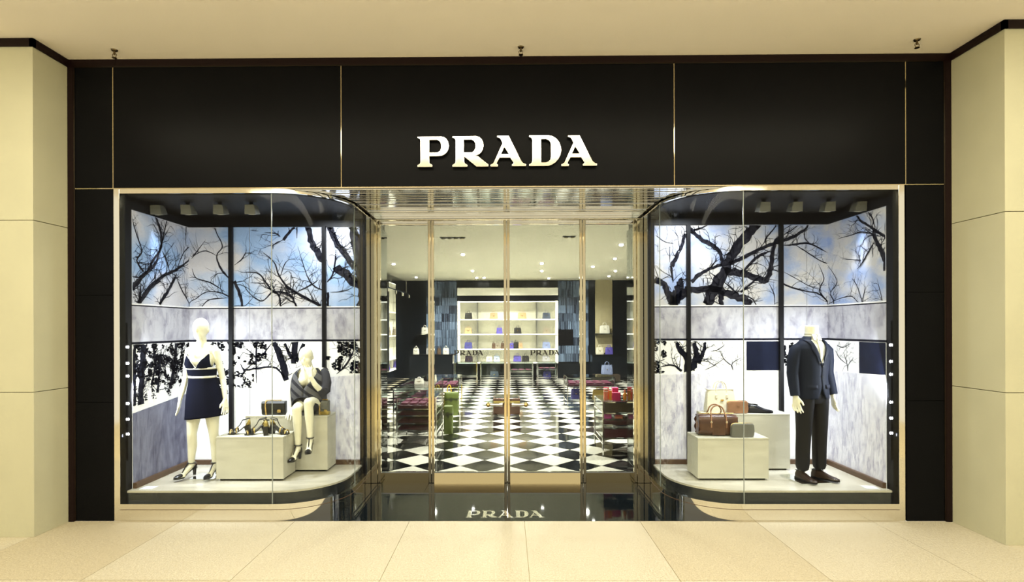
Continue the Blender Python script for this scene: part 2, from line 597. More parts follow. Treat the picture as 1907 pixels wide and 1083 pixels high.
for nm, x0, x1, lab in leaf:
    g = MB().box(x0 + 0.03, x1 - 0.03, DY + 0.008, DY + 0.016, 0.12, 3.235).build(nm, 'door_glass')
    struct(g, lab, 'door' if 'door' in nm else 'window')
    for a, b in ((x0, x0 + 0.034), (x1 - 0.034, x1)):
        MB().box(a, b, DY - 0.022, DY + 0.045, 0.0, 3.28).build('stile', 'brass', g, bevel=0.006)
    MB().box(x0 + 0.034, x1 - 0.034, DY - 0.012, DY + 0.036, 3.228, 3.28).build('top_rail', 'steel', g, bevel=0.004)
    lean = 0.020 if 'door' in nm else 0.0
    MB().prism([(DY - 0.014 - lean, 0.0), (DY + 0.036, 0.0), (DY + 0.036, 0.125), (DY - 0.014, 0.125)], x0 + 0.034, x1 - 0.034, ax='yz').build('bottom_rail', 'kick_brass', g)
    MB().box(x0 + 0.034, x1 - 0.034, DY - 0.016, DY + 0.038, 0.125, 0.135).build('glazing_bead', 'chrome', g)
    if 'door' in nm:
        sg = 1 if nm == 'door_1' else -1
        xe = x1 - 0.02 if sg > 0 else x0 + 0.02
        h = MB().cyl((xe - sg * 0.05, DY - 0.075, 0.985), (xe - sg * 0.20, DY - 0.075, 0.985), 0.018, 0.018, 14).build('handle', 'chrome', g, True)
        MB().ball((xe - sg * 0.21, DY - 0.075, 0.985), 0.030, 14, 9).build('knob', 'gold', h, True)
        MB().cyl((xe - sg * 0.06, DY - 0.075, 0.985), (xe - sg * 0.06, DY + 0.0, 0.985), 0.014, 0.014, 10).cyl(
            (xe - sg * 0.06, DY - 0.075, 0.985), (xe - sg * 0.035, DY - 0.075, 0.985), 0.024, 0.024, 14).build('mount', 'chrome', h, True)
        d = thing('door_lettering', 'small black PRADA lettering on the %s glass door leaf' % ('left' if sg > 0 else 'right'), 'lettering', ((x0 + x1) / 2 - 0.004 * sg, DY - 0.0008, 1.594))
        letters(d, 0.001, 'letter_black', 0.000205, 0.000205)
        d.parent = None
# ================================================================== SHOP SHELL
struct(MB().box(-4.36, -1.745, 1.20, 2.33, 0, 3.72).build('wall_pier_left', 'shop_dark'), 'dark wall behind the left display window', 'wall')
struct(MB().box(1.745, 4.36, 1.20, 2.33, 0, 3.72).build('wall_pier_right', 'shop_dark'), 'dark wall behind the right display window', 'wall')
for s, nm in ((-1, 'left'), (1, 'right')):
    a, b = sorted((s * 1.715, s * 1.744))
    struct(MB().box(a, b, 1.43, 2.33, 0, 3.3).build('wall_mirror_' + nm, 'dark_mirror'), 'smoky mirror panel lining the doorway on the ' + nm, 'mirror')
struct(MB().box(-4.0, -3.9, 2.33, 15.2, 0, 3.7).build('wall_shop_left', 'shop_dark'), 'dark polished side wall inside the shop on the left', 'wall')
struct(MB().box(4.6, 4.7, 2.33, 15.2, 0, 3.7).build('wall_shop_right', 'shop_dark'), 'dark polished side wall inside the shop on the right', 'wall')
struct(MB().box(-4.0, 4.7, 1.5, 15.3, 3.7, 3.78).build('ceiling_shop', 'shop_ceiling'), 'cream plaster ceiling inside the shop', 'ceiling')
wb = struct(MB().box(-4.0, 4.7, 15.2, 15.3, 0, 3.7).build('wall_back', 'shop_dark'), 'dark back wall of the shop clad with striped blue tiles', 'wall')

# checkerboard floor, diagonal squares
TD = 0.66
sf = struct(MB().box(-4.0, 4.7, 1.43, 15.2, -0.06, -0.006).build('floor_shop', 'floor_joint'), 'black and white diagonal checkerboard marble floor in the shop', 'floor')
h = TD / 2 - 0.002
dia = {}
for c in ('white', 'black'):
    dia[c] = MB().prism([(h, 0), (0, h), (-h, 0), (0, -h)], -0.006, 0.0).mesh('tile', 'tile_' + c)
cells = []
for k in range(-14, 15):
    for n in range(-6, 44):
        for c in ('white', 'black'):
            x = k * (TD / 2)
            if (c == 'white') != (k % 2 == 0):
                continue
            y = 2.18 + n * TD + (TD / 2 if c == 'white' else 0)
            if y < 1.12 or y > 15.1 or x < -3.9 or x > 4.6:
                continue
            if (abs(x) > 1.9 and y < 2.4) or (y < 1.5 and abs(x) > 1.6):
                continue
            vis = abs(x) < 0.30 * (y + 5.48)
            cells.append((y + abs(x) * 0.05 + (0 if vis else 100), x, y, c))
cells.sort()
rest = {'white': MB(), 'black': MB()}
cnt = 0
for _, x, y, c in cells:
    if y - h < 1.435:                                   # cut along the door line
        e = 1.435 - (y - h)
        if e < 2 * h:
            w = min(e, 2 * h - e)
            poly = [(x + w, 1.435)] + ([(x + h, y)] if e < h else []) + [(x, y + h)] + ([(x - h, y)] if e < h else []) + [(x - w, 1.435)]
            MB().prism(poly, -0.006, 0.0).build('floor_tile', 'tile_' + c, sf)
            cnt += 1
        continue
    if cnt < 300 and _ < 100:
        instance('floor_tile', dia[c], None, sf, (x, y, 0))
        cnt += 1
    else:
        rest[c].prism([(x + h, y), (x, y + h), (x - h, y), (x, y - h)], -0.006, 0.0)
for c in rest:
    if rest[c].v:
        o = rest[c].build('%s_floor_tiles' % c, 'tile_' + c, sf)
        o['kind'] = 'stuff'
# striped blue tiles on the back wall
m = bpy.data.materials.new('striped_tile')
m.use_nodes = True
nt = m.node_tree
b = nt.nodes['Principled BSDF']
tc = nt.nodes.new('ShaderNodeTexCoord')
oi = nt.nodes.new('ShaderNodeObjectInfo')
mp = nt.nodes.new('ShaderNodeMapping')
mp.inputs['Scale'].default_value = (55, 1, 0.25)
nt.links.new(tc.outputs['Object'], mp.inputs[0])
cb = nt.nodes.new('ShaderNodeCombineXYZ')
ml = nt.nodes.new('ShaderNodeMath')
ml.operation = 'MULTIPLY'
ml.inputs[1].default_value = 90
nt.links.new(oi.outputs['Random'], ml.inputs[0])
nt.links.new(ml.outputs[0], cb.inputs[0])
nt.links.new(ml.outputs[0], cb.inputs[1])
nt.links.new(cb.outputs[0], mp.inputs['Location'])
nz = nt.nodes.new('ShaderNodeTexNoise')
nz.inputs['Scale'].default_value = 1.0
nz.inputs['Detail'].default_value = 2
nt.links.new(mp.outputs[0], nz.inputs['Vector'])
ad = nt.nodes.new('ShaderNodeMath')
ad.operation = 'MULTIPLY_ADD'
ad.inputs[1].default_value = 0.22
ad.inputs[2].default_value = -0.11
nt.links.new(oi.outputs['Random'], ad.inputs[0])
a2 = nt.nodes.new('ShaderNodeMath')
nt.links.new(nz.outputs['Fac'], a2.inputs[0])
nt.links.new(ad.outputs[0], a2.inputs[1])
cr = nt.nodes.new('ShaderNodeValToRGB')
cr.color_ramp.elements[0].position = 0.40
cr.color_ramp.elements[0].color = (0.006, 0.011, 0.028, 1)
cr.color_ramp.elements[1].position = 0.70
cr.color_ramp.elements[1].color = (0.25, 0.35, 0.52, 1)
nt.links.new(a2.outputs[0], cr.inputs[0])
nt.links.new(cr.outputs[0], b.inputs['Base Color'])
b.inputs['Roughness'].default_value = 0.35
MATS['striped_tile'] = m
tw, th = 0.292, 0.305
tm = MB().box(-tw / 2 + 0.002, tw / 2 - 0.002, -0.03, 0, -th / 2 + 0.002, th / 2 - 0.002).mesh('wall_tile', 'striped_tile')
for x0, n in ((-3.05, 4), (1.92, 4)):
    for i in range(n):
        for j in range(10):
            z = 0.62 + th / 2 + j * th
            if x0 > 0 and i < 2 and j in (2, 3):
                continue
            instance('wall_tile', tm, None, wb, (x0 + tw / 2 + i * tw, 15.2 - 0.012 * rnd.random(), z))


# ================================================================== DISPLAY WINDOWS
def print_mat(name, c0, c1, scale, emit, stretch=None, p0=0.35, p1=0.65, detail=6, rough=0.6):
    m = bpy.data.materials.new(name)
    m.use_nodes = True
    nt = m.node_tree
    b = nt.nodes['Principled BSDF']
    tc = nt.nodes.new('ShaderNodeTexCoord')
    mp = nt.nodes.new('ShaderNodeMapping')
    if stretch:
        mp.inputs['Scale'].default_value = stretch
    nz = nt.nodes.new('ShaderNodeTexNoise')
    nz.inputs['Scale'].default_value = scale
    nz.inputs['Detail'].default_value = detail
    nz.inputs['Roughness'].default_value = rough
    cr = nt.nodes.new('ShaderNodeValToRGB')
    cr.color_ramp.elements[0].position = p0
    cr.color_ramp.elements[1].position = p1
    cr.color_ramp.elements[0].color = (*c0, 1)
    cr.color_ramp.elements[1].color = (*c1, 1)
    nt.links.new(tc.outputs['Object'], mp.inputs[0])
    nt.links.new(mp.outputs[0], nz.inputs['Vector'])
    nt.links.new(nz.outputs['Fac'], cr.inputs[0])
    nt.links.new(cr.outputs[0], b.inputs['Base Color'])
    nt.links.new(cr.outputs[0], b.inputs['Emission Color'])
    b.inputs['Emission Strength'].default_value = emit
    b.inputs['Roughness'].default_value = 0.7
    b.inputs['Specular IOR Level'].default_value = 0.1
    MATS[name] = m


EM = 0.20      # part of the prints' brightness is emission in their own colours
print_mat('print_sky_left', (0.26, 0.38, 0.62), (0.52, 0.51, 0.56), 1.5, EM, (1, 1, 1.6), 0.40, 0.60, 3, 0.45)
print_mat('print_sky_right', (0.27, 0.35, 0.58), (0.50, 0.49, 0.51), 2.6, EM, (1, 1, 1.5), 0.34, 0.58, 4, 0.5)
print_mat('print_concrete', (0.20, 0.19, 0.26), (0.46, 0.46, 0.52), 6.5, EM, (1.3, 1.3, 0.7), 0.32, 0.56, 8, 0.75)
print_mat('print_wall', (0.40, 0.39, 0.50), (0.74, 0.74, 0.80), 13.0, EM, (1.6, 1.6, 0.5), 0.36, 0.56, 8, 0.75)
print_mat('print_ramp', (0.07, 0.07, 0.12), (0.22, 0.23, 0.32), 8.0, EM, (1.6, 1.6, 0.5), 0.34, 0.62, 8, 0.75)
print_mat('print_white', (0.86, 0.87, 0.90), (0.92, 0.92, 0.93), 3.0, EM)
print_mat('print_edge', (0.70, 0.70, 0.74), (0.84, 0.84, 0.86), 5.0, EM)
print_mat('print_ink', (0.003, 0.004, 0.010), (0.006, 0.006, 0.014), 5.0, EM)
print_mat('print_bark', (0.004, 0.004, 0.010), (0.030, 0.030, 0.040), 22.0, EM, (1, 1, 1), 0.45, 0.68)
print_mat('print_dark', (0.003, 0.004, 0.014), (0.006, 0.009, 0.026), 6.0, EM)
mat('seam', (0.25, 0.25, 0.28), 0.6)

YB, XS, ZT, ZP = 1.14, 3.87, 3.17, 0.29


def plan(s, off, close=False, yend=YB):
    """window front line in plan, moved inwards by off: straight glass, quarter bend, straight return to the doors"""
    r = R0 - off
    pts = [(3.91, off), (CX0 + 0.5, off), (CX0, off)]
    for i in range(1, 17):
        a = -PI / 2 - (PI / 2) * i / 16
        pts.append((CX0 + r * math.cos(a), R0 + r * math.sin(a)))
    pts.append((CX0 - r, yend))
    if close:
        pts += [(3.91, yend)]
    return [(s * x, y) for x, y in pts]


def strip(s, o0, o1, z0, z1, yend=YB, i0=0, i1=None):
    a, b = plan(s, o0, yend=yend), plan(s, o1, yend=yend)
    a, b = a[i0:i1], b[i0:i1]
    mb = MB()
    rings = [[(p[0], p[1], z0), (p[0], p[1], z1), (q[0], q[1], z1), (q[0], q[1], z0)] for p, q in zip(a, b)]
    return mb.loft(rings)


def smooth_poly(pts, n=5):
    out = []
    L = len(pts)
    for i in range(L - 1):
        p0, p1, p2, p3 = pts[max(i - 1, 0)], pts[i], pts[i + 1], pts[min(i + 2, L - 1)]
        for k in range(n):
            t = k / n
            out.append(tuple(0.5 * ((2 * p1[c]) + (-p0[c] + p2[c]) * t + (2 * p0[c] - 5 * p1[c] + 4 * p2[c] - p3[c]) * t * t
                                    + (-p0[c] + 3 * p1[c] - 3 * p2[c] + p3[c]) * t ** 3) for c in range(3)))
    out.append(pts[-1])
    return out


class Print:
    """flat printed shapes on one sheet; P maps sheet coordinates (a, z) to the wall"""
    def __init__(self, P, a0, a1, seed):
        self.P, self.a0, self.a1 = P, a0, a1
        self.r = random.Random(seed)

    def ribbon(self, mb, pts, off, zlo, zhi, gaps=()):
        pts = [(min(max(a, self.a0), self.a1), min(max(z, zlo), zhi), w) for a, z, w in pts]
        n = len(mb.v)
        for i, (a, z, w) in enumerate(pts):
            q0, q1 = pts[max(i - 1, 0)], pts[min(i + 1, len(pts) - 1)]
            ta, tz = q1[0] - q0[0], q1[1] - q0[1]
            l = math.hypot(ta, tz) or 1
            na, nz_ = -tz / l * w / 2, ta / l * w / 2
            for sg in (1, -1):
                mb.v.append(self.P(min(max(a + sg * na, self.a0), self.a1), min(max(z + sg * nz_, zlo), zhi), off))
        for i in range(len(pts) - 1):
            mb.face((n + 2 * i, n + 2 * i + 1, n + 2 * i + 3, n + 2 * i + 2))

    def branch(self, mb, mm, off, zlo, zhi, twigs=1.0, wk=1.0):
        mm = [(a, z, w * wk) for a, z, w in mm]
        if zlo > 2:                                     # limbs run on to the sheet's edge
            for e, f in ((0, 1), (-1, -2)):
                (a, z, w), (a2, z2, _) = mm[e], mm[f]
                if z < 2330 and z < z2:
                    q = (z - 2206) / max(40, z2 - z)
                    mm = ([(a + (a - a2) * q * .6, 2206, w)] + mm) if e == 0 else (mm + [(a + (a - a2) * q * .6, 2206, w)])
                elif z > 3080 and z > z2 and w > 14:
                    q = (3166 - z) / max(40, z - z2)
                    mm = ([(a + (a - a2) * q * .6, 3166, w)] + mm) if e == 0 else (mm + [(a + (a - a2) * q * .6, 3166, w)])
        pts = smooth_poly([(a / 1000, z / 1000, w / 1000) for a, z, w in mm])
        r = self.r
        for e, near in ((0, mm[0]), (-1, mm[-1])):
            if zlo + .01 < near[1] / 1000 < zhi - .01 and near[2] < 26:
                k = 3
                idx = range(k) if e == 0 else range(len(pts) - 1, len(pts) - 1 - k, -1)
                for j, i in enumerate(idx):
                    pts[i] = (pts[i][0], pts[i][1], pts[i][2] * (.25 + .22 * j))
        pts = [(a + r.uniform(-.25, .25) * w * 0.5, z + r.uniform(-.25, .25) * w * 0.5, w * r.uniform(.85, 1.15)) for a, z, w in pts]
        self.ribbon(mb, pts, off, zlo, zhi)
        L = sum(math.hypot(pts[i + 1][0] - pts[i][0], pts[i + 1][1] - pts[i][1]) for i in range(len(pts) - 1))
        for _ in range(int(L * 19 * twigs + r.random())):
            i = r.randrange(1, len(pts) - 1)
            a, z, w = pts[i]
            ang = math.atan2(pts[i + 1][1] - pts[i][1], pts[i + 1][0] - pts[i][0]) + r.choice((-1, 1)) * r.uniform(.4, 1.2)
            if math.sin(ang) < -.3:
                ang = -ang
            self.twig(mb, a, z, ang, r.uniform(.08, .30), max(.003, min(.010, w * .4)), off, zlo, zhi, 1)

    def twig(self, mb, a, z, ang, ln, w, off, zlo, zhi, depth):
        r = self.r
        pts = [(a, z, w)]
        n = 5
        for k in range(n):
            ang += r.uniform(-.45, .45)
            a += math.cos(ang) * ln / n
            z += math.sin(ang) * ln / n
            if not (self.a0 < a < self.a1 and zlo < z < zhi):
                break
            pts.append((a, z, w * (1 - .75 * (k + 1) / n)))
            if depth and r.random() < .42:
                self.twig(mb, a, z, ang + r.choice((-1, 1)) * r.uniform(.4, 1.0), ln * .5, w * .6, off, zlo, zhi, depth - 1)
        if len(pts) > 1:
            self.ribbon(mb, pts, off, zlo, zhi)

    def foliage(self, mb, a0, a1, z0, z1, n, size, off, thr=-0.15, fq=7.0):
        r = self.r
        for _ in range(n):
            a, z = r.uniform(a0, a1), r.uniform(z0, z1)
            if noise.noise(Vector((a * fq, z * fq, 3.7))) < thr:
                continue
            k = r.randint(5, 7)
            sz = size * r.uniform(.4, 1.2)
            t0 = r.uniform(0, 6.28)
            n0 = len(mb.v)
            for j in range(k):
                q = sz * r.uniform(.45, 1.0)
                aa = a + q * math.cos(t0 + 6.283 * j / k)
                zz = z + q * .7 * math.sin(t0 + 6.283 * j / k)
                mb.v.append(self.P(min(max(aa, self.a0), self.a1), min(max(zz, z0), z1), off))
            mb.face(range(n0, n0 + k))


def sheet(P, parent, a0, a1, sky, lower):
    """one printed panel: stacked colour fields; lower = list of (material, polygon in sheet coordinates)"""
    mats = [sky, 'print_edge', 'print_ink', 'print_concrete', 'print_white']
    mb = MB()

    def fld(z0, z1, mi):
        n = len(mb.v)
        for d in (0, -0.012):
            mb.v.extend([P(a0, z0, d), P(a1, z0, d), P(a1, z1, d), P(a0, z1, d)])
        for q in ((0, 1, 2, 3), (7, 6, 5, 4), (0, 4, 5, 1), (1, 5, 6, 2), (2, 6, 7, 3), (3, 7, 4, 0)):
            mb.face([n + i for i in q], mi)
    for z0, z1, mi in ((2.205, ZT, 0), (2.190, 2.205, 1), (2.177, 2.190, 2), (1.802, 2.177, 3), (1.777, 1.802, 2), (ZP, 1.777, 4)):
        fld(z0, z1, mi)
    o = mb.build('print_panel', mats, parent)
    for mname, poly, nm in lower:
        q = MB()
        n = len(poly)
        q.v = [P(a, z, 0.0015) for a, z in poly]
        q.face(range(n))
        q.build(nm, mname, o)
    return o


BR_LS=[[(107,2332,63),(212,2439,60),(338,2534,48),(497,2655,36),(594,2861,23),(666,3051,19),(710,3204,9)],[(248,2233,56),(415,2387,58),(635,2528,42),(871,2624,34),(1093,2743,20),(1186,2812,15)],[(605,2249,41),(779,2431,38),(886,2588,24)],[(886,2532,19),(994,2391,17),(1123,2264,12)],[(118,3102,13),(189,2934,15),(275,2764,17),(200,2654,21),(300,2547,26)],[(499,3179,27),(581,3054,32),(608,2863,28),(470,2704,27),(351,2536,22)],[(622,2812,23),(707,2697,19),(751,2593,14)],[(1079,3143,15),(1061,2930,10)],[(115,2480,17),(237,2483,13),(338,2534,13)],[(871,2605,14),(1029,2849,12),(1177,2947,10)],[(389,2419,13),(496,2515,11),(524,2640,9)],[(261,2409,22),(248,2308,30)]]
BR_LB=[[(-3835,2816,12),(-3781,2864,12),(-3664,3018,6)],[(-3374,2543,23),(-3480,2669,23),(-3528,2824,15),(-3460,2940,12),(-3528,3095,10),(-3547,3162,6)],[(-3528,2824,10),(-3664,2883,10),(-3781,2844,10),(-3839,2787,10)],[(-3375,2321,15),(-3510,2380,13),(-3666,2380,10),(-3782,2303,10),(-3841,2274,8)],[(-3423,2379,10),(-3607,2496,13),(-3782,2554,10),(-3830,2671,8)],[(-3375,2311,10),(-3608,2293,12),(-3695,2226,10)],[(-3315,2707,10),(-3218,2784,13),(-3159,2900,8)],[(-3316,2514,38),(-3258,2379,35),(-3220,2224,27)],[(-2754,2222,19),(-2773,2338,23),(-2851,2397,27),(-2928,2493,19),(-3025,2610,13),(-3238,2620,10)],[(-2570,2231,23),(-2638,2338,31),(-2831,2387,19),(-2977,2271,12),(-3122,2359,10),(-3219,2494,8)],[(-2299,2231,31),(-2541,2357,31),(-2676,2454,27),(-2773,2589,19),(-2830,2744,12),(-2985,2880,8)],[(-2928,2484,12),(-3122,2494,10)],[(-2560,2376,19),(-2366,2472,13),(-2289,2530,8)],[(-2222,2394,19),(-2366,2472,15),(-2443,2627,10),(-2539,2936,6)],[(-2753,2570,15),(-2695,2724,10),(-2637,2782,6)],[(-2713,3014,35),(-2636,3110,31),(-2577,3168,27)],[(-2752,3053,23),(-2810,3091,15),(-2946,3102,13)],[(-2713,3014,17),(-2830,2956,13),(-2840,2898,8)],[(-2548,3148,15),(-2549,3032,12)],[(-3110,3131,12),(-3023,3121,8)],[(-2413,3147,69),(-2365,2974,69),(-2269,2819,77),(-2211,2741,85)],[(-2142,3137,69),(-2055,2953,69),(-1921,2779,77),(-1844,2663,77)],[(-2076,2683,96),(-1921,2567,115),(-1786,2451,96)],[(-1862,3126,96),(-1824,2933,115),(-1805,2701,108),(-1767,2470,108),(-1719,2277,96)],[(-2173,2375,31),(-2174,2230,23)],[(-2183,2500,23),(-2115,2587,19),(-2085,2741,19),(-2075,2895,13)],[(-1842,3087,31),(-1765,3029,38),(-1708,2894,31)],[(-2154,2375,10),(-1999,2384,10),(-1864,2432,8)],[(-1806,2239,23),(-1767,2296,19)],[(-1920,2914,13),(-1823,2952,13)]]
BR_LT=[[(308,1803,115),(274,1462,126),(255,1089,131)],[(162,1796,56),(154,1472,61),(159,1071,56)],[(588,1644,42),(550,1369,48),(531,1232,60)],[(877,1775,76),(836,1534,63),(756,1253,74)],[(445,1788,53),(497,1557,47),(426,1335,41)]]
BR_LTB=[[(-3049,1778,30),(-3050,1271,30)],[(-3241,1512,20),(-3190,1436,25),(-3037,1456,30),(-2833,1466,30),(-2745,1397,30),(-2707,1334,40)],[(-3037,1537,20),(-2935,1664,20),(-2858,1765,15)],[(-2832,1778,76),(-2757,1587,114),(-2681,1308,101)],[(-2578,1777,111),(-2592,1511,91)],[(-2705,1752,45),(-2617,1574,61)],[(-2464,1751,56),(-2566,1536,71)],[(-2071,1383,25),(-1944,1509,30),(-1816,1762,20)],[(-1740,1762,35),(-1754,1408,40)]]
BR_RB=[[(2422,2234,115),(2518,2416,135),(2633,2607,115),(2691,2760,96),(2825,2951,115),(2940,3104,115),(3026,3165,88)],[(2633,2607,96),(2843,2587,85),(3015,2529,77),(3129,2509,69),(3187,2643,54),(3207,2815,50),(3245,2968,42),(3283,3007,38)],[(2691,2703,46),(2901,2797,42),(3131,2911,42),(3321,2968,38),(3493,3044,35),(3608,3120,27),(3637,3168,15)],[(2843,2587,23),(2939,2702,35),(3054,2797,31),(3188,2854,23)],[(2595,2684,27),(2586,2818,46),(2501,2914,50),(2367,2991,50),(2272,3069,46),(2205,3136,50)],[(2232,2484,42),(2347,2589,42),(2462,2646,38),(2595,2693,31)],[(2262,3107,27),(2329,3126,19),(2425,3168,12)],[(3340,2920,19),(3474,2929,23),(3626,2948,23),(3760,2890,15),(3864,2832,12)],[(3493,2919,15),(3626,2833,13),(3778,2736,12),(3864,2698,10)],[(3148,2490,27),(3282,2480,19),(3434,2412,19),(3625,2364,17),(3758,2335,15),(3862,2248,15)],[(3853,2258,15),(3777,2354,15),(3787,2430,13),(3825,2526,10),(3759,2698,6)],[(3339,2604,10),(3511,2508,8),(3644,2431,10),(3758,2392,10)],[(2212,2388,77),(2442,2393,85)],[(2442,2406,77),(2633,2358,85),(2842,2280,85)],[(2824,2357,27),(2938,2452,23),(3053,2548,19)],[(2843,2376,15),(3015,2452,10)],[(2614,2492,19),(2747,2377,19),(2804,2338,15)],[(2843,2338,19),(2957,2280,15),(2995,2232,12)],[(2481,2579,15),(2538,2531,12)],[(2375,2531,15),(2375,2435,12)],[(2423,2531,15),(2432,2435,12)],[(2585,2358,69),(2585,2233,58)],[(1993,2677,54),(2051,2782,46),(2118,2935,42),(2157,3069,31)],[(1984,2686,27),(2002,2552,23),(2012,2475,15)],[(1974,2725,15),(1969,2916,10)],[(1792,2514,77),(1887,2476,69),(1954,2341,77),(1982,2245,77)],[(2030,2254,115),(2059,2341,115),(2098,2456,88),(2102,2532,31)],[(2059,2273,77),(2174,2379,96),(2212,2436,58)],[(1693,2764,58),(1735,2610,58),(1773,2534,31)],[(1705,2409,12),(1792,2495,12)],[(1686,2275,19),(1743,2227,15)],[(1803,3051,10),(1908,2974,8),(2023,2945,6)],[(1831,2955,8),(1831,2840,6)],[(2843,2453,15),(2853,2549,13),(2939,2644,12)],[(3167,2461,12),(3224,2336,10),(3233,2231,6)],[(3206,2662,15),(3283,2681,12)],[(3206,2633,12),(3282,2614,8)],[(3131,2931,19),(3131,3007,17),(3227,3122,15)],[(2615,2799,19),(2691,2837,17),(2749,2951,12)],[(3331,3102,10),(3436,3169,8)],[(3341,3045,15),(3436,3102,12),(3513,3159,8)],[(3598,3120,12),(3598,3005,12),(3655,2948,10)]]
BR_RS=[[(83,2504,63),(152,2633,60),(223,2773,52),(308,2920,44),(283,2965,35)],[(75,2832,34),(187,2891,26),(284,2949,30),(384,3017,22),(514,3093,27),(595,3179,18)],[(283,2965,17),(333,3092,18),(396,3164,13)],[(296,2834,22),(411,2716,22),(503,2624,18),(584,2572,9)],[(321,2805,18),(322,2671,13)],[(284,2899,17),(488,2967,14),(679,2965,9),(944,2963,7)],[(503,2659,14),(652,2686,9),(854,2720,7)],[(1025,2252,15),(1072,2349,12),(946,2471,10),(1135,2678,7)],[(518,2262,11),(598,2407,11),(681,2485,7)],[(478,2260,11),(438,2378,9)],[(190,2244,9),(261,2447,7)],[(947,2258,7),(711,2282,12),(626,2250,9)],[(116,2887,17),(116,2968,13),(81,3017,11)]]
BR_RTB=[[(2183,1411,120),(2171,1574,96),(2088,1670,82),(2052,1754,53)],[(2230,1411,120),(2291,1598,96),(2255,1754,62)],[(2314,1502,67),(2386,1669,58),(2386,1753,48)],[(2111,1407,38),(2004,1479,29),(1836,1455,24)],[(1908,1551,19),(1813,1515,24)],[(2385,1418,12),(2505,1478,10),(2672,1597,7)],[(2731,1417,24),(2720,1501,14),(2839,1573,10)],[(2708,1477,12),(2624,1549,10),(2553,1693,7)],[(2767,1453,10),(2792,1644,7)],[(2458,1645,12),(2553,1669,10),(2649,1741,7)]]
BR_RTS=[[(751,1434,24),(768,1523,18),(841,1655,12)],[(750,1502,18),(644,1598,12)],[(954,1720,18),(841,1701,12),(696,1751,9)],[(993,1672,12),(916,1582,12),(768,1512,15)]]

WIN = {}
mat('joint_grey', (0.30, 0.34, 0.34), 0.3)
for s, key, side in ((-1, 'L', 'left'), (1, 'R', 'right')):
    win = struct(strip(s, 0.0, 0.05, 0.0, 0.163, 1.33).build('window_1' if s < 0 else 'window_2', 'steel', None, True),
                 'curved glass display window on the %s with a polished metal plinth' % side, 'window')
    WIN[key] = win
    strip(s, -0.006, 0.05, 0.163, 0.172, 1.33).build('sill', 'steel', win, True)
    strip(s, -0.004, 0.02, 0.112, 0.116, 1.33).build('plinth_groove', 'brown_base', win, True)
    strip(s, 0.0, 0.05, 3.306, 3.356, 1.33).build('head_frame', 'steel', win, True)
    a, b = sorted((s * 3.91, s * 3.97))
    MB().box(a, b, 0.0, 0.06, 0.0, 3.356).build('jamb_frame', 'steel', win, bevel=0.003)
    a, b = sorted((s * 3.875, s * 3.91))
    MB().box(a, b, 0.035, 0.13, 0.172, 3.306).build('jamb_lining', 'black', win)
    # glazing: flat pane, bent pane, straight return
    strip(s, 0.012, 0.022, 0.172, 3.306, i0=0, i1=3).build('glass_pane', 'glass', win, False)
    strip(s, 0.012, 0.022, 0.172, 3.306, i0=2, i1=19).build('glass_pane', 'glass', win, True)
    strip(s, 0.012, 0.022, 0.172, 3.306, i0=18, i1=20).build('glass_pane', 'glass', win, False)
    for (x, y) in ((CX0, 0.017), (CX0 - R0 + 0.017, R0)):
        MB().box(s * x - 0.003, s * x + 0.003, y - 0.006, y + 0.006, 0.172, 3.306).build('glass_joint', 'joint_grey', win)
    a, b = sorted((s * 1.703, s * 1.742))
    MB().box(a, b, 1.14, 1.33, 0.172, 3.306).build('end_panel', 'dark_mirror', win, bevel=0.003)
    a, b = sorted((s * 1.712, s * 1.752))
    MB().box(a, b, 1.10, 1.14, 0.172, 3.306).build('end_post', 'black', win)
    # platform: dark kerb and pale stone top
    MB().prism(plan(s, 0.055, True), 0.02, ZP - 0.02).build('platform_kerb', 'dark_stone', win)
    MB().prism(plan(s, 0.052, True), ZP - 0.02, ZP).build('platform_top', 'platform_stone', win)
    # ceiling and upper lining
    MB().prism(plan(s, 0.051, True), 3.30, 3.355).build('window_ceiling', 'window_ceiling', win)
    a, b = sorted((s * 1.75, s * 3.89))
    MB().box(a, b, 1.12, 1.19, ZT, 3.30).build('upper_lining', 'black', win)
    a, b = sorted((s * 3.86, s * 3.91))
    MB().box(a, b, 0.13, 1.19, ZT, 3.30).build('upper_lining', 'black', win)
    MB().box(*sorted((s * 1.75, s * 3.87)), 1.105, 1.14, ZP, ZP + 0.055).build('skirting', 'brown_base', win)
    MB().box(*sorted((s * 3.83, s * 3.87)), 0.13, 1.105, ZP, ZP + 0.055).build('skirting', 'brown_base', win)
    # posts
    for x in ((3.346, 2.212) if s < 0 else (2.188, 3.300)):
        MB().box(s * x - 0.022, s * x + 0.022, 1.095, 1.139, ZP, ZT).build('post', 'post_dark', win)
    MB().box(*sorted((s * 1.745, s * 1.775)), 1.095, 1.139, ZP, ZT).build('post', 'post_dark', win)
    # LED bar on the jamb
    led = MB().box(s * 3.868 - 0.008, s * 3.868 + 0.008, 0.05, 0.075, 0.6, 2.0).build('led_bar', 'black', win)
    for z in (1.755, 1.59, 1.46, 1.18, 1.02, 0.87):
        for dx in (-0.012, 0.012):
            MB().ball((s * 3.868 + dx, 0.046, z), (0.011, 0.008, 0.014), 10, 6).build('led', 'led', led, True)

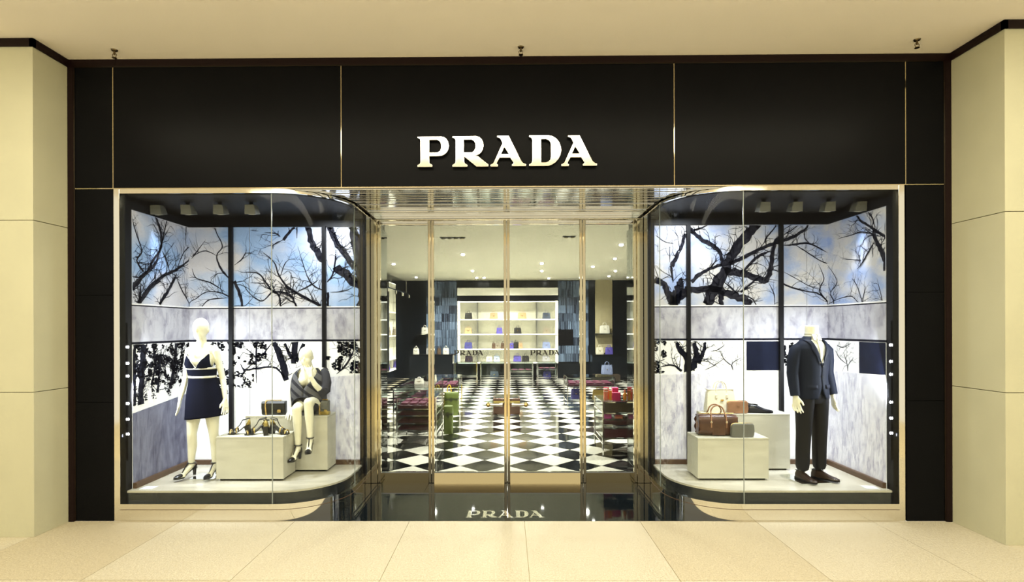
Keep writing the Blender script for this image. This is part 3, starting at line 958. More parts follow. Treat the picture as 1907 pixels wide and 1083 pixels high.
# ---- prints, left window
EPS = 0.0
PB = lambda a, z, off: (a, YB - off, z)
PL = lambda a, z, off: (-XS + off, a, z)
PR = lambda a, z, off: (XS - off, a, z)
WL, WR = WIN['L'], WIN['R']
o1 = sheet(PL, WL, 0.13, YB, 'print_sky_left', [('print_ramp', [(0.13, ZP), (YB, ZP), (YB, 1.160), (0.13, 1.065)], 'printed_ramp')])
o2 = sheet(PB, WL, -3.87, -3.348, 'print_sky_left', [])
o3 = sheet(PB, WL, -3.344, -2.214, 'print_sky_left', [])
o4 = sheet(PB, WL, -2.210, -1.75, 'print_sky_left', [('print_wall', [(-2.21, ZP), (-1.75, ZP), (-1.75, 1.375), (-2.21, 1.343)], 'printed_wall')])
o5 = sheet(PB, WR, 1.75, 2.186, 'print_sky_right', [('print_wall', [(1.75, ZP), (2.186, ZP), (2.186, 1.375), (1.75, 1.36)], 'printed_wall')])
o6 = sheet(PB, WR, 2.190, 3.298, 'print_sky_right', [('print_wall', [(2.19, ZP), (2.75, ZP), (2.75, 1.39), (2.19, 1.375)], 'printed_wall'),
                                                    ('print_dark', [(2.892, 1.415), (3.298, 1.415), (3.298, 1.765), (2.892, 1.765)], 'printed_opening')])
o7 = sheet(PB, WR, 3.302, 3.87, 'print_sky_right', [('print_edge', [(3.302, ZP), (3.87, ZP), (3.87, 1.41), (3.302, 1.41)], 'printed_wall')])
o8 = sheet(PR, WR, 0.13, YB, 'print_sky_right', [('print_wall', [(0.13, ZP), (YB, ZP), (YB, 1.411), (0.13, 1.437)], 'printed_wall'),
                                                ('print_dark', [(0.13, 1.446), (0.553, 1.43), (0.553, 1.775), (0.13, 1.775)], 'printed_opening')])
for P, a, par in ((PB, -3.13, o3), (PB, 3.62, o7)):
    q = MB()
    q.v = [P(a - .0025, ZP, .001), P(a + .0025, ZP, .001), P(a + .0025, ZT, .001), P(a - .0025, ZT, .001)]
    q.face((0, 1, 2, 3))
    q.build('panel_seam', 'seam', par)


def grove(par, P, a0, a1, data, seed, zlo, zhi, name, twigs=1.0, fol=()):
    pr = Print(P, a0, a1, seed)
    mb = MB()
    for br in data:
        if any(a0 - .03 <= p[0] / 1000 <= a1 + .03 for p in br):
            pr.branch(mb, br, 0.003, zlo, zhi, twigs, 1.0 if 'branches' in name else 0.72)
    for f in fol:
        pr.foliage(mb, *f)
    if mb.v:
        o = mb.build(name, 'print_bark' if 'branches' in name else 'print_ink', par)
        o['kind'] = 'stuff'


def part(data, a0, a1):
    return [b for b in data if a0 <= sum(p[0] for p in b) / len(b) / 1000 <= a1]


ZS0, ZS1 = 2.206, ZT - 0.004
grove(o1, PL, 0.132, YB - .002, BR_LS, 1, ZS0, ZS1, 'printed_branches', 1.3)
for pan, a0, a1, sd in ((o2, -3.868, -3.35, 2), (o3, -3.342, -2.216, 3), (o4, -2.208, -1.752, 4)):
    grove(pan, PB, a0, a1, part(BR_LB, a0 - .02, a1 + .02), sd, ZS0, ZS1, 'printed_branches', 1.0)
for pan, a0, a1, sd in ((o5, 1.752, 2.184, 5), (o6, 2.192, 3.296, 6), (o7, 3.304, 3.868, 7)):
    if pan is o6:
        dat = [b for b in BR_RB if 2.15 < sum(p[0] for p in b) / len(b) / 1000 < 3.31]
    else:
        dat = part(BR_RB, a0 - .02, a1 + .02)
    grove(pan, PB, a0, a1, dat, sd, ZS0, ZS1, 'printed_branches', 0.7)
# limbs that pass behind the post go on in the next panel
grove(o7, PB, 3.304, 3.868, [b for b in BR_RB if sum(p[0] for p in b) / len(b) / 1000 < 3.30 and max(p[0] for p in b) > 3400], 17, ZS0, ZS1, 'printed_branches', 0.3)
grove(o8, PR, 0.132, YB - .002, BR_RS, 8, ZS0, ZS1, 'printed_branches', 1.0)
# lower band of trees under the concrete beam
T0, T1 = 1.36, 1.776
grove(o1, PL, 0.132, YB - .002, BR_LT, 11, 1.14, T1, 'printed_trees', 2.0,
      [(0.15, 1.13, 1.42, T1, 2600, .020, .0032, -.05, 11), (0.15, 1.13, 1.30, 1.60, 2000, .018, .0032, .0, 13), (0.15, 1.13, 1.17, 1.40, 1100, .015, .0032, .12, 13)])
grove(o2, PB, -3.868, -3.35, [], 12, T0, T1, 'printed_trees', 1,
      [(-3.868, -3.35, 1.26, T1, 1900, .019, .0032, -.06, 11), (-3.70, -3.35, 1.02, 1.32, 420, .016, .0032, .05, 12)])
grove(o3, PB, -3.342, -2.216, BR_LTB, 13, 1.20, T1, 'printed_trees', 0.8,
      [(-3.342, -2.93, 1.50, T1, 1300, .018, .0032, -.10, 11), (-3.342, -3.08, 1.22, 1.55, 480, .017, .0032, .0, 12), (-3.2, -2.92, 1.38, 1.55, 220, .013, .0032, .1, 12)])
grove(o4, PB, -2.208, -1.752, part(BR_LTB, -2.21, -1.7), 14, 1.30, T1, 'printed_trees', 1.0,
      [(-2.05, -1.752, 1.39, T1, 1100, .019, .0032, -.10, 11), (-2.208, -2.0, 1.38, 1.60, 420, .017, .0032, -.05, 11)])
grove(o5, PB, 1.752, 2.184, BR_RTB, 15, 1.37, T1, 'printed_trees', 1.0, [(1.752, 1.92, 1.38, T1, 520, .019, .0032, -.1, 11)])
grove(o6, PB, 2.192, 3.296, [b for b in BR_RTB if max(p[0] for p in b) > 2180], 16, 1.39, T1, 'printed_trees', 1.1,
      [(2.892, 3.296, 1.44, 1.75, 60, .012, .0034, .3)])
grove(o7, PB, 3.304, 3.868, [], 18, 1.42, T1, 'printed_trees', 1.0, [(3.304, 3.47, 1.42, T1, 520, .019, .0032, -.12, 11)])
grove(o8, PR, 0.132, YB - .002, BR_RTS, 19, 1.42, T1, 'printed_trees', 1.6)

# ---- spotlights hanging from the window ceilings
order = ('first', 'second', 'third', 'fourth')
for s, side in ((-1, 'left'), (1, 'right')):
    for i, x in enumerate((3.78, 3.45, 3.10, 2.76)):
        t = thing('spotlight', 'dark box spotlight in the %s window ceiling, %s from the outer side' % (side, order[i]), 'spotlight', (s * x, 0.40, 3.30), 0, 'display window spotlights')
        MB().cyl((0, 0, 0), (0, 0, -0.03), 0.02, 0.02, 10).build('stem', 'black', t, True)
        MB().loft([[(-.05, -.05, -.03), (.05, -.05, -.03), (.05, .05, -.03), (-.05, .05, -.03)], [(-.06, -.03, -.13), (.06, -.03, -.13), (.06, .09, -.11), (-.06, .09, -.11)]]).build('housing', 'grey_leather', t, bevel=.004)
        MB().cyl((0, .03, -.117), (0, .032, -.125), .04, .038, 14).build('lens', 'silver_bag', t, True)
for s, side in ((-1, 'left'), (1, 'right')):
    x = s * 3.72
    o = MB().box(x - 0.065, x + 0.065, 0.10, 0.21, ZP, ZP + 0.004).build('price_card', 'paper')
    tag(o, 'pale price card lying in the outer front corner of the %s display window' % side, 'card')


# ================================================================== FIGURES
class Blob(MB):
    def cap(self, p0, r0, p1, r1):
        p0, p1 = Vector(p0), Vector(p1)
        self.cyl(p0, p1, r0, r1, 14)
        self.ball(p0, r0, 14, 10)
        self.ball(p1, r1, 14, 10)
        return self

    def chain(self, *pr):
        for (a, ra), (b, rb) in zip(pr[:-1], pr[1:]):
            self.cap(a, ra, b, rb)
        return self

    def hand(self, wrist, d, side, thumb, sc=1.0, curl=0.35, front=(0, -1, 0)):
        """palm, four unequal bent fingers and a thumb leaving the side of the palm"""
        w, d, sd, th, fr = Vector(wrist), Vector(d).normalized(), Vector(side).normalized(), Vector(thumb).normalized(), Vector(front).normalized()
        for k in (-.026, -.009, .009, .026):
            self.cap(w + d * .010 * sc + sd * k * .6 * sc, .016 * sc, w + d * .085 * sc + sd * k * sc, .0125 * sc)
        for k, ln in ((-.036, .058), (-.0125, .072), (.0125, .077), (.036, .066)):
            a = w + d * .088 * sc + sd * k * sc
            b = a + (d + fr * curl * .5 + sd * k * 3).normalized() * ln * .55 * sc
            c = b + (d + fr * curl * 1.5 + sd * k * 2).normalized() * ln * .55 * sc
            self.chain((a, .0096 * sc), (b, .0086 * sc), (c, .0070 * sc))
        a = w + d * .025 * sc + th * .024 * sc
        b = a + (d * .7 + th * .8).normalized() * .040 * sc
        c = b + (d * .95 + th * .15 + fr * curl * .6).normalized() * .034 * sc
        self.chain((a, .013 * sc), (b, .0105 * sc), (c, .0085 * sc))
        return self

    def organic(self, name, material, parent, vox=.0055, it=5):
        me = self.mesh('tmp')
        t = bpy.data.objects.new('tmp', me)
        COL.objects.link(t)
        r = t.modifiers.new('r', 'REMESH')
        r.mode = 'VOXEL'
        r.voxel_size = vox
        sm = t.modifiers.new('s', 'SMOOTH')
        sm.factor = .5
        sm.iterations = it
        dg = bpy.context.evaluated_depsgraph_get()
        out = bpy.data.meshes.new_from_object(t.evaluated_get(dg))
        bpy.data.objects.remove(t)
        out.name = name
        out.materials.clear()
        out.materials.append(M(material))
        out.shade_smooth()
        o = bpy.data.objects.new(name, out)
        COL.objects.link(o)
        o.parent = parent
        return o


def interp(tab, z):
    """piecewise smooth table lookup: tab = [(z, v1, v2, ...)] ascending"""
    if z <= tab[0][0]:
        return tab[0][1:]
    for a, b in zip(tab[:-1], tab[1:]):
        if z <= b[0]:
            t = (z - a[0]) / (b[0] - a[0])
            t = t * t * (3 - 2 * t) * .5 + t * .5
            return tuple(x + (y - x) * t for x, y in zip(a[1:], b[1:]))
    return tab[-1][1:]


def shell(tab, zs, n=40, fold=0.0, nf=9, tilt=0.0, open_fn=None, sq=2.2):
    """garment wall: tab rows (z, cx, cy, a, b); open_fn(z) = half angle left open at the front"""
    mb = MB()
    rings = []
    z0 = zs[0]
    for z in zs:
        cx, cy, a, b = interp(tab, z)
        th = open_fn(z) if open_fn else 0
        ring = []
        cnt = n + 1 if open_fn else n
        for j in range(cnt):
            t = th + (2 * PI - 2 * th) * j / n
            sx, cy_ = math.sin(t), -math.cos(t)
            k = (abs(sx) ** sq + abs(cy_) ** sq) ** (-1 / sq)
            f = 1 + fold * math.sin(nf * t + z * 5) * max(0, 1 - (z - zs[0]) / (zs[-1] - zs[0] + 1e-6))
            ring.append((cx + a * k * sx * f, cy + b * k * cy_ * f, z + tilt * sx * max(0, 1 - (z - zs[0]) / .5)))
        rings.append(ring)
    return mb.loft(rings, closed=not open_fn, cap=False)


def front_y(tab, x, z, sq=2.2):
    cx, cy, a, b = interp(tab, z)
    u = min(.999, abs((x - cx) / a))
    return cy - b * (1 - u ** sq) ** (1 / sq)


def patch(tab, zs, xl, xr, off, nx=8, bump=None):
    """cloth piece lying on the front of a shell between x = xl(z) and xr(z)"""
    def fn(u, v):
        x = xl(v) + (xr(v) - xl(v)) * u
        y = front_y(tab, x, v) - off
        if bump:
            y -= bump(x, v)
        return (x, y, v)
    return MB().grid(fn, [i / nx for i in range(nx + 1)], zs)


def rng(a, b, n):
    return [a + (b - a) * i / n for i in range(n + 1)]


def t_strap_shoe(parent, ankle, ball, toe, mname='shoe_black'):
    """closed-toe heel with T strap around a mannequin foot"""
    A, B, T = Vector(ankle), Vector(ball), Vector(toe)
    d = (T - B)
    d.z = 0
    d.normalize()
    s = Vector((-d.y, d.x, 0))
    g = T.z - .012
    heel = A - d * .035
    heel.z = g + .075
    sh = thing('tmp', 'x', 'x')
    sh.name = 'shoe'
    for k in ('label', 'category'):
        del sh[k]
    sh.parent = parent
    mb = MB()
    prof = [(heel - d * .022, .020, heel.z), (heel + d * .03, .026, heel.z - .002), ((A + B) / 2, .026, (heel.z + g) / 2 + .008), (B, .036, g + .008), (T, .034, g + .006), (T + d * .035, .012, g + .008)]
    rings = []
    for p, w, z in prof:
        rings.append([(p.x + s.x * w, p.y + s.y * w, z + .006), (p.x - s.x * w, p.y - s.y * w, z + .006), (p.x - s.x * w, p.y - s.y * w, z - .006), (p.x + s.x * w, p.y + s.y * w, z - .006)])
    mb.loft(rings).build('sole', mname, sh)
    MB().loft([[(B.x - d.x * .02 + (s.x * c * .039), B.y - d.y * .02 + s.y * c * .039, g + .012 + q * .052) for c, q in ((1, 0), (.85, .6), (0, 1), (-.85, .6), (-1, 0))],
               [(T.x + s.x * c * .038, T.y + s.y * c * .038, g + .012 + q * .040) for c, q in ((1, 0), (.85, .6), (0, 1), (-.85, .6), (-1, 0))],
               [(T.x + d.x * .04 + s.x * c * .014, T.y + d.y * .04 + s.y * c * .014, g + .012 + q * .018) for c, q in ((1, 0), (.85, .6), (0, 1), (-.85, .6), (-1, 0))]]).build('toe_cap', mname, sh, True, subsurf=1)
    MB().cyl((heel.x, heel.y, g - .004), (heel.x, heel.y, heel.z), .014, .022, 10).build('heel', mname, sh, True)
    c = A + Vector((0, 0, .030))
    MB().tube([(c.x + .040 * math.cos(t), c.y + .040 * math.sin(t), c.z) for t in rng(0, 2 * PI, 18)[:-1]], .006, 6, True).build('ankle_strap', mname, sh, True)
    f = c + d * .042
    m2 = (f + B) / 2 + Vector((0, 0, .022))
    MB().tube([f, m2, B + Vector((0, 0, .035))], .006, 6).build('instep_strap', mname, sh, True)
    MB().loft([[(heel.x - d.x * .024 + s.x * .004, heel.y - d.y * .024 + s.y * .004, heel.z), (heel.x + s.x * .029, heel.y + s.y * .029, heel.z), (heel.x + d.x * .03 + s.x * .031, heel.y + d.y * .03 + s.y * .031, heel.z)],
               [(heel.x - d.x * .026, heel.y - d.y * .026, heel.z + .05), (heel.x + s.x * .03, heel.y + s.y * .03, heel.z + .045), (heel.x + d.x * .03 + s.x * .033, heel.y + d.y * .03 + s.y * .033, heel.z + .02)]], closed=False).build('heel_counter', mname, sh, solid=.004)
    return sh


# ---------------------------------------------------------------- standing mannequin in the navy dress
ms = MB().box(-0.10, 0.17, -0.06, 0.20, 0, .012).build('mirror_base', 'mirror', None, loc=(-3.374, .50, ZP))
tag(ms, 'square mirror base plate under the standing mannequin in the navy dress', 'base plate')
G = .018
fem = thing('mannequin', 'white female mannequin standing in a short navy dress with white bands', 'mannequin', (-3.374, .51, ZP))
B = Blob()
B.ball((.006, -.004, 1.662), (.079, .096, .106), 20, 14).ball((.006, -.030, 1.592), (.060, .064, .080), 16, 10)
B.ball((.006, -.096, 1.628), (.009, .012, .028), 10, 8).ball((.006, -.085, 1.578), (.022, .010, .010), 10, 8)
for sx in (-1, 1):
    B.ball((.006 + sx * .077, .006, 1.632), (.008, .016, .028), 8, 8)
B.chain(((.006, .012, 1.40), .058), ((.006, .004, 1.58), .046))
B.ball((.012, .01, 1.32), (.138, .088, .135), 20, 12).cap((-.108, .012, 1.410), .042, (.132, .012, 1.410), .042)
for sx, e in ((-1, -.105), (1, .128)):
    B.cap((.006 + sx * .03, .012, 1.465), .040, (e, .012, 1.415), .040)
for x in (-.060, .082):
    B.ball((x, -.066, 1.275), (.062, .058, .062), 14, 10)
B.ball((.02, .0, 1.12), (.112, .080, .14), 18, 12).ball((.035, .01, .93), (.160, .110, .13), 18, 12).cap((.014, .005, 1.26), .105, (.03, .005, 1.0), .10)
for hip, knee, calf, ank, ball, toe in (((-.045, .01, .90), (-.085, -.03, .50), (-.105, .015, .36), (-.130, .040, .115 + G), (-.160, -.085, .030 + G), (-.185, -.135, .022 + G)),
                                        ((.115, .01, .90), (.140, .0, .50), (.135, .045, .36), (.125, .060, .115 + G), (.125, -.070, .030 + G), (.125, -.125, .022 + G))):
    B.chain((hip, .092), (((hip[0] + knee[0]) / 2, (hip[1] + knee[1]) / 2 - .01, .70), .076), (knee, .050), (calf, .050), (((calf[0] + ank[0]) / 2, (calf[1] + ank[1]) / 2 - .008, .24), .038), (ank, .031))
    B.chain((ank, .031), ((ank[0] * 1.02, ank[1] + .030, ank[2] - .025), .026))
    B.chain((ank, .030), (ball, .028), (toe, .018))
    B.cap((ball[0] - .014, ball[1], ball[2]), .022, (ball[0] + .016, ball[1], ball[2]), .022)
B.chain(((-.137, .012, 1.402), .042), ((-.162, .02, 1.25), .037), ((-.186, .025, 1.09), .031), ((-.198, .0, .98), .030), ((-.210, -.035, .875), .021))
B.hand((-.210, -.037, .87), (-.06, -.18, -1), (.35, -1, 0), (.5, -.9, 0), 1.0)
B.chain(((.160, .012, 1.402), .042), ((.192, .025, 1.25), .037), ((.226, .032, 1.09), .031), ((.252, .01, .985), .030), ((.278, -.020, .875), .021))
B.hand((.278, -.022, .87), (.12, -.16, -1), (-.35, -1, 0), (-.5, -.9, 0), 1.0)
B.organic('body', 'mannequin', fem)
DT = [(.66, .060, .0, .210, .170), (.74, .054, .0, .202, .162), (.86, .042, .0, .186, .148), (.96, .034, .0, .170, .134), (1.06, .024, .0, .146, .112), (1.12, .020, .0, .137, .106), (1.20, .014, -.004, .146, .128), (1.26, .012, -.006, .158, .140), (1.38, .012, -.004, .160, .118)]
dr = shell(DT, rng(.68, 1.225, 22), 44, .018, 8, .022).build('dress', 'navy', fem, True, solid=.004)
bust = lambda x, z: .030 * max(math.exp(-((x + .058) ** 2 + (z - 1.285) ** 2) / .0042), math.exp(-((x - .082) ** 2 + (z - 1.285) ** 2) / .0042)) - .004
zz = rng(1.222, 1.375, 12)
k = lambda z: (z - 1.222) / .153
patch(DT, zz, lambda z: -.132 + .047 * k(z), lambda z: .028 - .105 * k(z), .006, 8, bust).build('bust_cup', 'navy', dr, True, solid=-.004)
patch(DT, zz, lambda z: .028 + .105 * k(z), lambda z: .158 - .018 * k(z), .006, 8, bust).build('bust_cup', 'navy', dr, True, solid=-.004)
for z0, z1 in ((1.208, 1.230), (1.112, 1.134)):
    shell([(r[0], r[1], r[2], r[3] + .008, r[4] + .008) for r in DT], rng(z0, z1, 2), 44).build('white_band', 'white_trim', dr, True, solid=.003)
for a, b, e in (((-.084, -.118, 1.372), (-.105, -.058, 1.445), (-.105, .03, 1.462)), ((.138, -.118, 1.372), (.130, -.058, 1.445), (.130, .03, 1.462))):
    MB().tube([a, ((a[0] + b[0]) / 2, -.098, 1.415), b, e, (e[0], .10, 1.38), (e[0] * .8, .115, 1.25)], .0045, 6).build('shoulder_strap', 'white_trim', dr, True)
MB().tube([(-.076, -.140, 1.375), (-.02, -.155, 1.29), (.028, -.152, 1.226), (.07, -.155, 1.29), (.132, -.140, 1.375)], .004, 6).build('neckline_trim', 'white_trim', dr, True)
t_strap_shoe(fem, (-.130, .040, .115 + G), (-.160, -.085, .030 + G), (-.185, -.135, .020 + G))
t_strap_shoe(fem, (.125, .060, .115 + G), (.125, -.070, .030 + G), (.125, -.125, .020 + G))

# ---------------------------------------------------------------- display boxes


def display_box(x0, x1, y0, y1, h, label):
    t = thing('display_box', label, 'box', ((x0 + x1) / 2, (y0 + y1) / 2, ZP), 0, 'stone coloured display boxes')
    w, d = (x1 - x0) / 2, (y1 - y0) / 2
    MB().box(-w + .03, w - .03, -d + .03, d - .03, 0, .022).build('recessed_base', 'black_matte', t)
    MB().box(-w, w, -d, d, .022, h).build('body', 'plinth_box', t, bevel=.003)
    MB().box(-w, w, -d, d, h - .0225, h - .0205).build('top_joint', 'grey_leather', t)
    return ZP + h


ZF = display_box(-3.15, -2.42, .40, .735, .48, 'low pale display box under the gold sandals in the left window')
ZR = display_box(-3.01, -2.065, .775, 1.085, .645, 'tall pale display box the seated mannequin sits on')
ZF2 = display_box(2.05, 2.81, .41, .76, .458, 'low pale display box under the brown duffel bag in the right window')
ZR2 = display_box(2.27, 3.25, .82, 1.085, .65, 'tall pale display box under the white tote and black shoes')

# ---------------------------------------------------------------- seated mannequin
OX, OY = -2.31, .90
sea = thing('mannequin', 'white female mannequin seated on a tall box in a striped grey shawl', 'mannequin', (OX, OY, ZR))
B = Blob()
B.ball((-.004, -.115, .690), (.078, .094, .104), 20, 14).ball((.010, -.150, .628), (.057, .060, .072), 16, 10).ball((.012, -.205, .655), (.010, .014, .022), 8, 8)
for sx in (-1, 1):
    B.ball((-.004 + sx * .076, -.095, .668), (.008, .016, .026), 8, 8)
B.chain(((.0, -.02, .50), .056), ((.002, -.09, .62), .047))
B.ball((.0, -.01, .42), (.145, .090, .125), 18, 12).cap((-.125, 0, .50), .048, (.130, 0, .50), .048).ball((.0, .03, .24), (.115, .085, .14), 16, 10).ball((.0, .07, .115), (.160, .120, .112), 18, 12)
for x in (-.065, .065):
    B.ball((x, -.085, .385), (.056, .050, .056), 12, 8)
for hip, knee, calf, ank, heel, ball, toe in (((-.075, .03, .100), (-.055, -.262, .105), (-.055, -.245, -.05), (-.055, -.225, -.345), (-.058, -.205, -.385), (-.075, -.315, -.445), (-.085, -.365, -.460)),
                                              ((.075, .03, .105), (.075, -.255, .170), (.080, -.245, .02), (.085, -.235, -.260), (.085, -.212, -.300), (.098, -.320, -.355), (.104, -.370, -.370))):
    B.chain((hip, .088), (((hip[0] + knee[0]) / 2, (hip[1] + knee[1]) / 2, (hip[2] + knee[2]) / 2 + .008), .074), (knee, .052), (calf, .050), ((ank[0], ank[1] - .005, ank[2] + .13), .037), (ank, .030))
    B.chain((ank, .031), (heel, .025)).chain((ank, .030), (ball, .028), (toe, .018)).cap((ball[0] - .014, ball[1], ball[2]), .022, (ball[0] + .016, ball[1], ball[2]), .022)
B.chain(((-.155, 0, .495), .047), ((-.195, .0, .35), .041), ((-.205, -.02, .235), .035), ((-.19, -.075, .10), .025))
B.hand((-.19, -.078, .092), (.1, -.55, -.62), (1, .1, 0), (1, .0, .2), 1.0, .15, (0, -.4, -1))
B.chain(((.160, 0, .495), .047), ((.195, -.04, .36), .041), ((.195, -.10, .255), .036), ((.130, -.19, .36), .031), ((.085, -.215, .455), .024))
B.hand((.083, -.214, .462), (-.30, .22, 1), (-.8, -.5, 0), (-.8, .2, .3), .95, .8, (-.4, .8, 0))
B.organic('body', 'mannequin', sea)
ST = [(.06, -.02, .03, .185, .165), (.15, -.02, .015, .198, .172), (.28, -.015, .0, .205, .170), (.38, -.008, -.005, .202, .160), (.46, -.004, -.005, .190, .130), (.505, .0, -.004, .160, .095), (.545, .0, -.004, .105, .078)]
m = bpy.data.materials.new('striped_knit')
m.use_nodes = True
nt = m.node_tree
b = nt.nodes['Principled BSDF']
tc = nt.nodes.new('ShaderNodeTexCoord')
mp = nt.nodes.new('ShaderNodeMapping')
mp.inputs['Rotation'].default_value = (0, math.radians(-38), 0)
wv = nt.nodes.new('ShaderNodeTexWave')
wv.bands_direction = 'Z'
wv.inputs['Scale'].default_value = 3.6
wv.inputs['Distortion'].default_value = .6
cr = nt.nodes.new('ShaderNodeValToRGB')
cr.color_ramp.elements[0].position = .62
cr.color_ramp.elements[0].color = (.10, .10, .11, 1)
cr.color_ramp.elements[1].position = .70
cr.color_ramp.elements[1].color = (.016, .016, .024, 1)
nt.links.new(tc.outputs['Object'], mp.inputs[0])
nt.links.new(mp.outputs[0], wv.inputs['Vector'])
nt.links.new(wv.outputs['Fac'], cr.inputs[0])
nt.links.new(cr.outputs[0], b.inputs['Base Color'])
b.inputs['Roughness'].default_value = .85
MATS['striped_knit'] = m
mat('charcoal', (.028, .028, .038), .8)


def v_open(z):
    return max(0.015, min(.95, (z - .31) * 3.9))


shell(ST, rng(.05, .54, 22), 44, .045, 7, .0, v_open).build('shawl', 'striped_knit', sea, True, solid=.006)
MB().tube([(.128, 0, .528), (.150, -.002, .515), (.176, -.01, .47), (.200, -.035, .37), (.203, -.075, .285), (.192, -.105, .262), (.166, -.142, .312)], [.012, .040, .056, .062, .060, .056, .046], 18).build('sleeve', 'charcoal', sea, True)
MB().loft([[(.0 + a * math.sin(t), y, z + c * -math.cos(t)) for t in rng(0, 2 * PI, 28)[:-1]] for y, z, a, c in ((.10, .12, .172, .118), (.0, .118, .160, .112), (-.10, .125, .145, .100), (-.17, .135, .140, .092), (-.215, .140, .136, .088))], cap=False).build('skirt', 'charcoal', sea, True, solid=.005)
t_strap_shoe(sea, (-.055, -.225, -.345), (-.075, -.315, -.445), (-.085, -.365, -.462))
t_strap_shoe(sea, (.085, -.235, -.260), (.098, -.320, -.355), (.104, -.370, -.372))

# ---------------------------------------------------------------- headless male mannequin in a suit
ms = MB().box(-.22, .12, -.15, .22, 0, .012).build('mirror_base', 'mirror', None, loc=(3.27, .42, ZP), rotz=.15)
tag(ms, 'square mirror base plate under the suited mannequin', 'base plate')
mal = thing('mannequin', 'headless male mannequin in a dark suit with white shirt and pale tie', 'mannequin', (3.275, .42, ZP + .012), .26)
B = Blob()
B.chain(((0, .01, 1.40), .070), ((0, .0, 1.56), .063)).cyl((0, 0, 1.50), (0, -.002, 1.650), .064, .066, 20)
B.ball((0, .01, 1.31), (.14, .085, .13), 18, 12).cap((-.11, 0, 1.39), .035, (.11, 0, 1.39), .035).cap((0, 0, 1.25), .10, (0, 0, 1.02), .085).ball((0, 0, .95), (.125, .075, .10), 16, 10)
for s in (-1, 1):
    B.chain(((s * .165, 0, 1.39), .036), ((s * .215, .02, 1.14), .034), ((s * .238, -.035, .905), .026))
    B.hand((s * .239, -.037, .905), (s * .03, -.12, -1), (-s * .35, -1, 0), (-s * .5, -.9, 0), 1.08, .5)
    B.chain(((s * .09, 0, .92), .065), ((s * .105, -.01, .5), .052), ((s * .11, .02, .12), .038))
B.organic('body', 'mannequin', mal, .0055, 4)
JT = [(.87, 0, 0, .182, .142), (.98, 0, 0, .178, .138), (1.10, 0, 0, .166, .128), (1.22, 0, 0, .174, .134), (1.33, 0, 0, .192, .136), (1.40, 0, 0, .200, .126), (1.455, 0, 0, .178, .106), (1.49, 0, .0, .135, .088), (1.53, 0, .0, .084, .074), (1.55, 0, .0, .072, .066)]


def j_open(z):
    if z > 1.235:
        return max(.01, min(.85, (z - 1.235) * 2.3))
    if z < 1.02:
        return .01 + (1.02 - z) ** 1.5 * 5.0
    return .01


jk = shell(JT, [z + .0 for z in rng(.875, 1.535, 34)], 48, .0, 8, 0, j_open).build('jacket', 'suit', mal, True, solid=.006)
for s in (-1, 1):
    MB().tube([(s * .165, 0, 1.418), (s * .195, .004, 1.385), (s * .215, .014, 1.27), (s * .226, .02, 1.14), (s * .236, -.008, 1.02), (s * .243, -.034, .908)],
              [.056, .070, .068, .060, .054, .047], 18).build('sleeve', 'suit', jk, True)
    kz = lambda z: (z - 1.235) / .265
    patch(JT, rng(1.235, 1.50, 12), lambda z, s=s: s * (.004 + .080 * kz(z)), lambda z, s=s: s * (.012 + .120 * kz(z) + (.022 if 1.33 < z < 1.425 else 0)), .010, 4).build('lapel', 'suit_lapel', jk, True, solid=-.005)
    patch(JT, rng(.985, 1.025, 2), lambda z, s=s: s * .055, lambda z, s=s: s * .150, .006, 6).build('pocket_flap', 'suit_lapel', jk, True, solid=-.004)
patch(JT, rng(1.335, 1.352, 2), lambda z: .085, lambda z: .160, .007, 5).build('breast_pocket', 'suit_lapel', jk, True, solid=-.004)
for z in (1.225, 1.115):
    MB().cyl((.012, front_y(JT, .012, z) - .012, z), (.012, front_y(JT, .012, z) - .004, z), .009, .009, 12).build('button', 'black', jk, True)
SH = [(r[0], r[1], r[2], r[3] - (.034 if 1.3 < r[0] < 1.5 else .012), r[4] - .009) for r in JT]
sh = shell(SH, rng(1.04, 1.50, 20), 40).build('shirt', 'shirt', mal, True, solid=.003)
MB().loft([[(.063 * math.cos(t) * k, .060 * math.sin(t) * k, z) for t in rng(0, 2 * PI, 24)[:-1]] for k, z in ((1.25, 1.49), (1.10, 1.545), (1.06, 1.575), (1.14, 1.55))], cap=False).build('collar', 'shirt', sh, True, solid=.003)
for s in (-1, 1):
    q = MB()
    q.v = [(s * .004, -.076, 1.552), (s * .050, -.056, 1.562), (s * .052, -.086, 1.500), (s * .030, -.096, 1.492)]
    q.face((0, 1, 2, 3))
    q.build('collar_point', 'shirt', sh, solid=.004)
tie = patch(SH, rng(1.255, 1.50, 12), lambda z: -.024 + .03 * (z - 1.20), lambda z: .024 - .03 * (z - 1.20), .006, 4).build('tie', 'tie', mal, True, solid=-.004)
MB().loft([[(x * w, -.094 + dy, z) for x, dy in ((-1, 0), (1, 0), (.8, .02), (-.8, .02))] for w, z in ((.022, 1.535), (.014, 1.492))]).build('knot', 'tie', tie, bevel=.004)
MB().loft([[(a * math.cos(t), b_ * math.sin(t), z) for t in rng(0, 2 * PI, 32)[:-1]] for z, a, b_ in ((.82, .09, .095), (.86, .150, .112), (.92, .168, .118), (1.0, .164, .112), (1.06, .150, .104))]).build('trouser_top', 'trouser', mal, True)
for s in (-1, 1):
    rings = []
    for z, x, y, a, b in ((.085, .110, .015, .060, .078), (.20, .109, .012, .060, .078), (.34, .107, .012, .064, .080), (.50, .104, .0, .068, .082), (.66, .100, .0, .078, .092), (.80, .094, .0, .088, .104), (.90, .088, .0, .090, .112), (1.0, .080, .0, .084, .110), (1.06, .076, .0, .074, .100)):
        rings.append([(s * x + a * math.cos(t), y + b * math.sin(t), z) for t in rng(0, 2 * PI, 24)[:-1]])
    MB().loft(rings).build('trouser_leg', 'trouser', mal, True, subsurf=1)


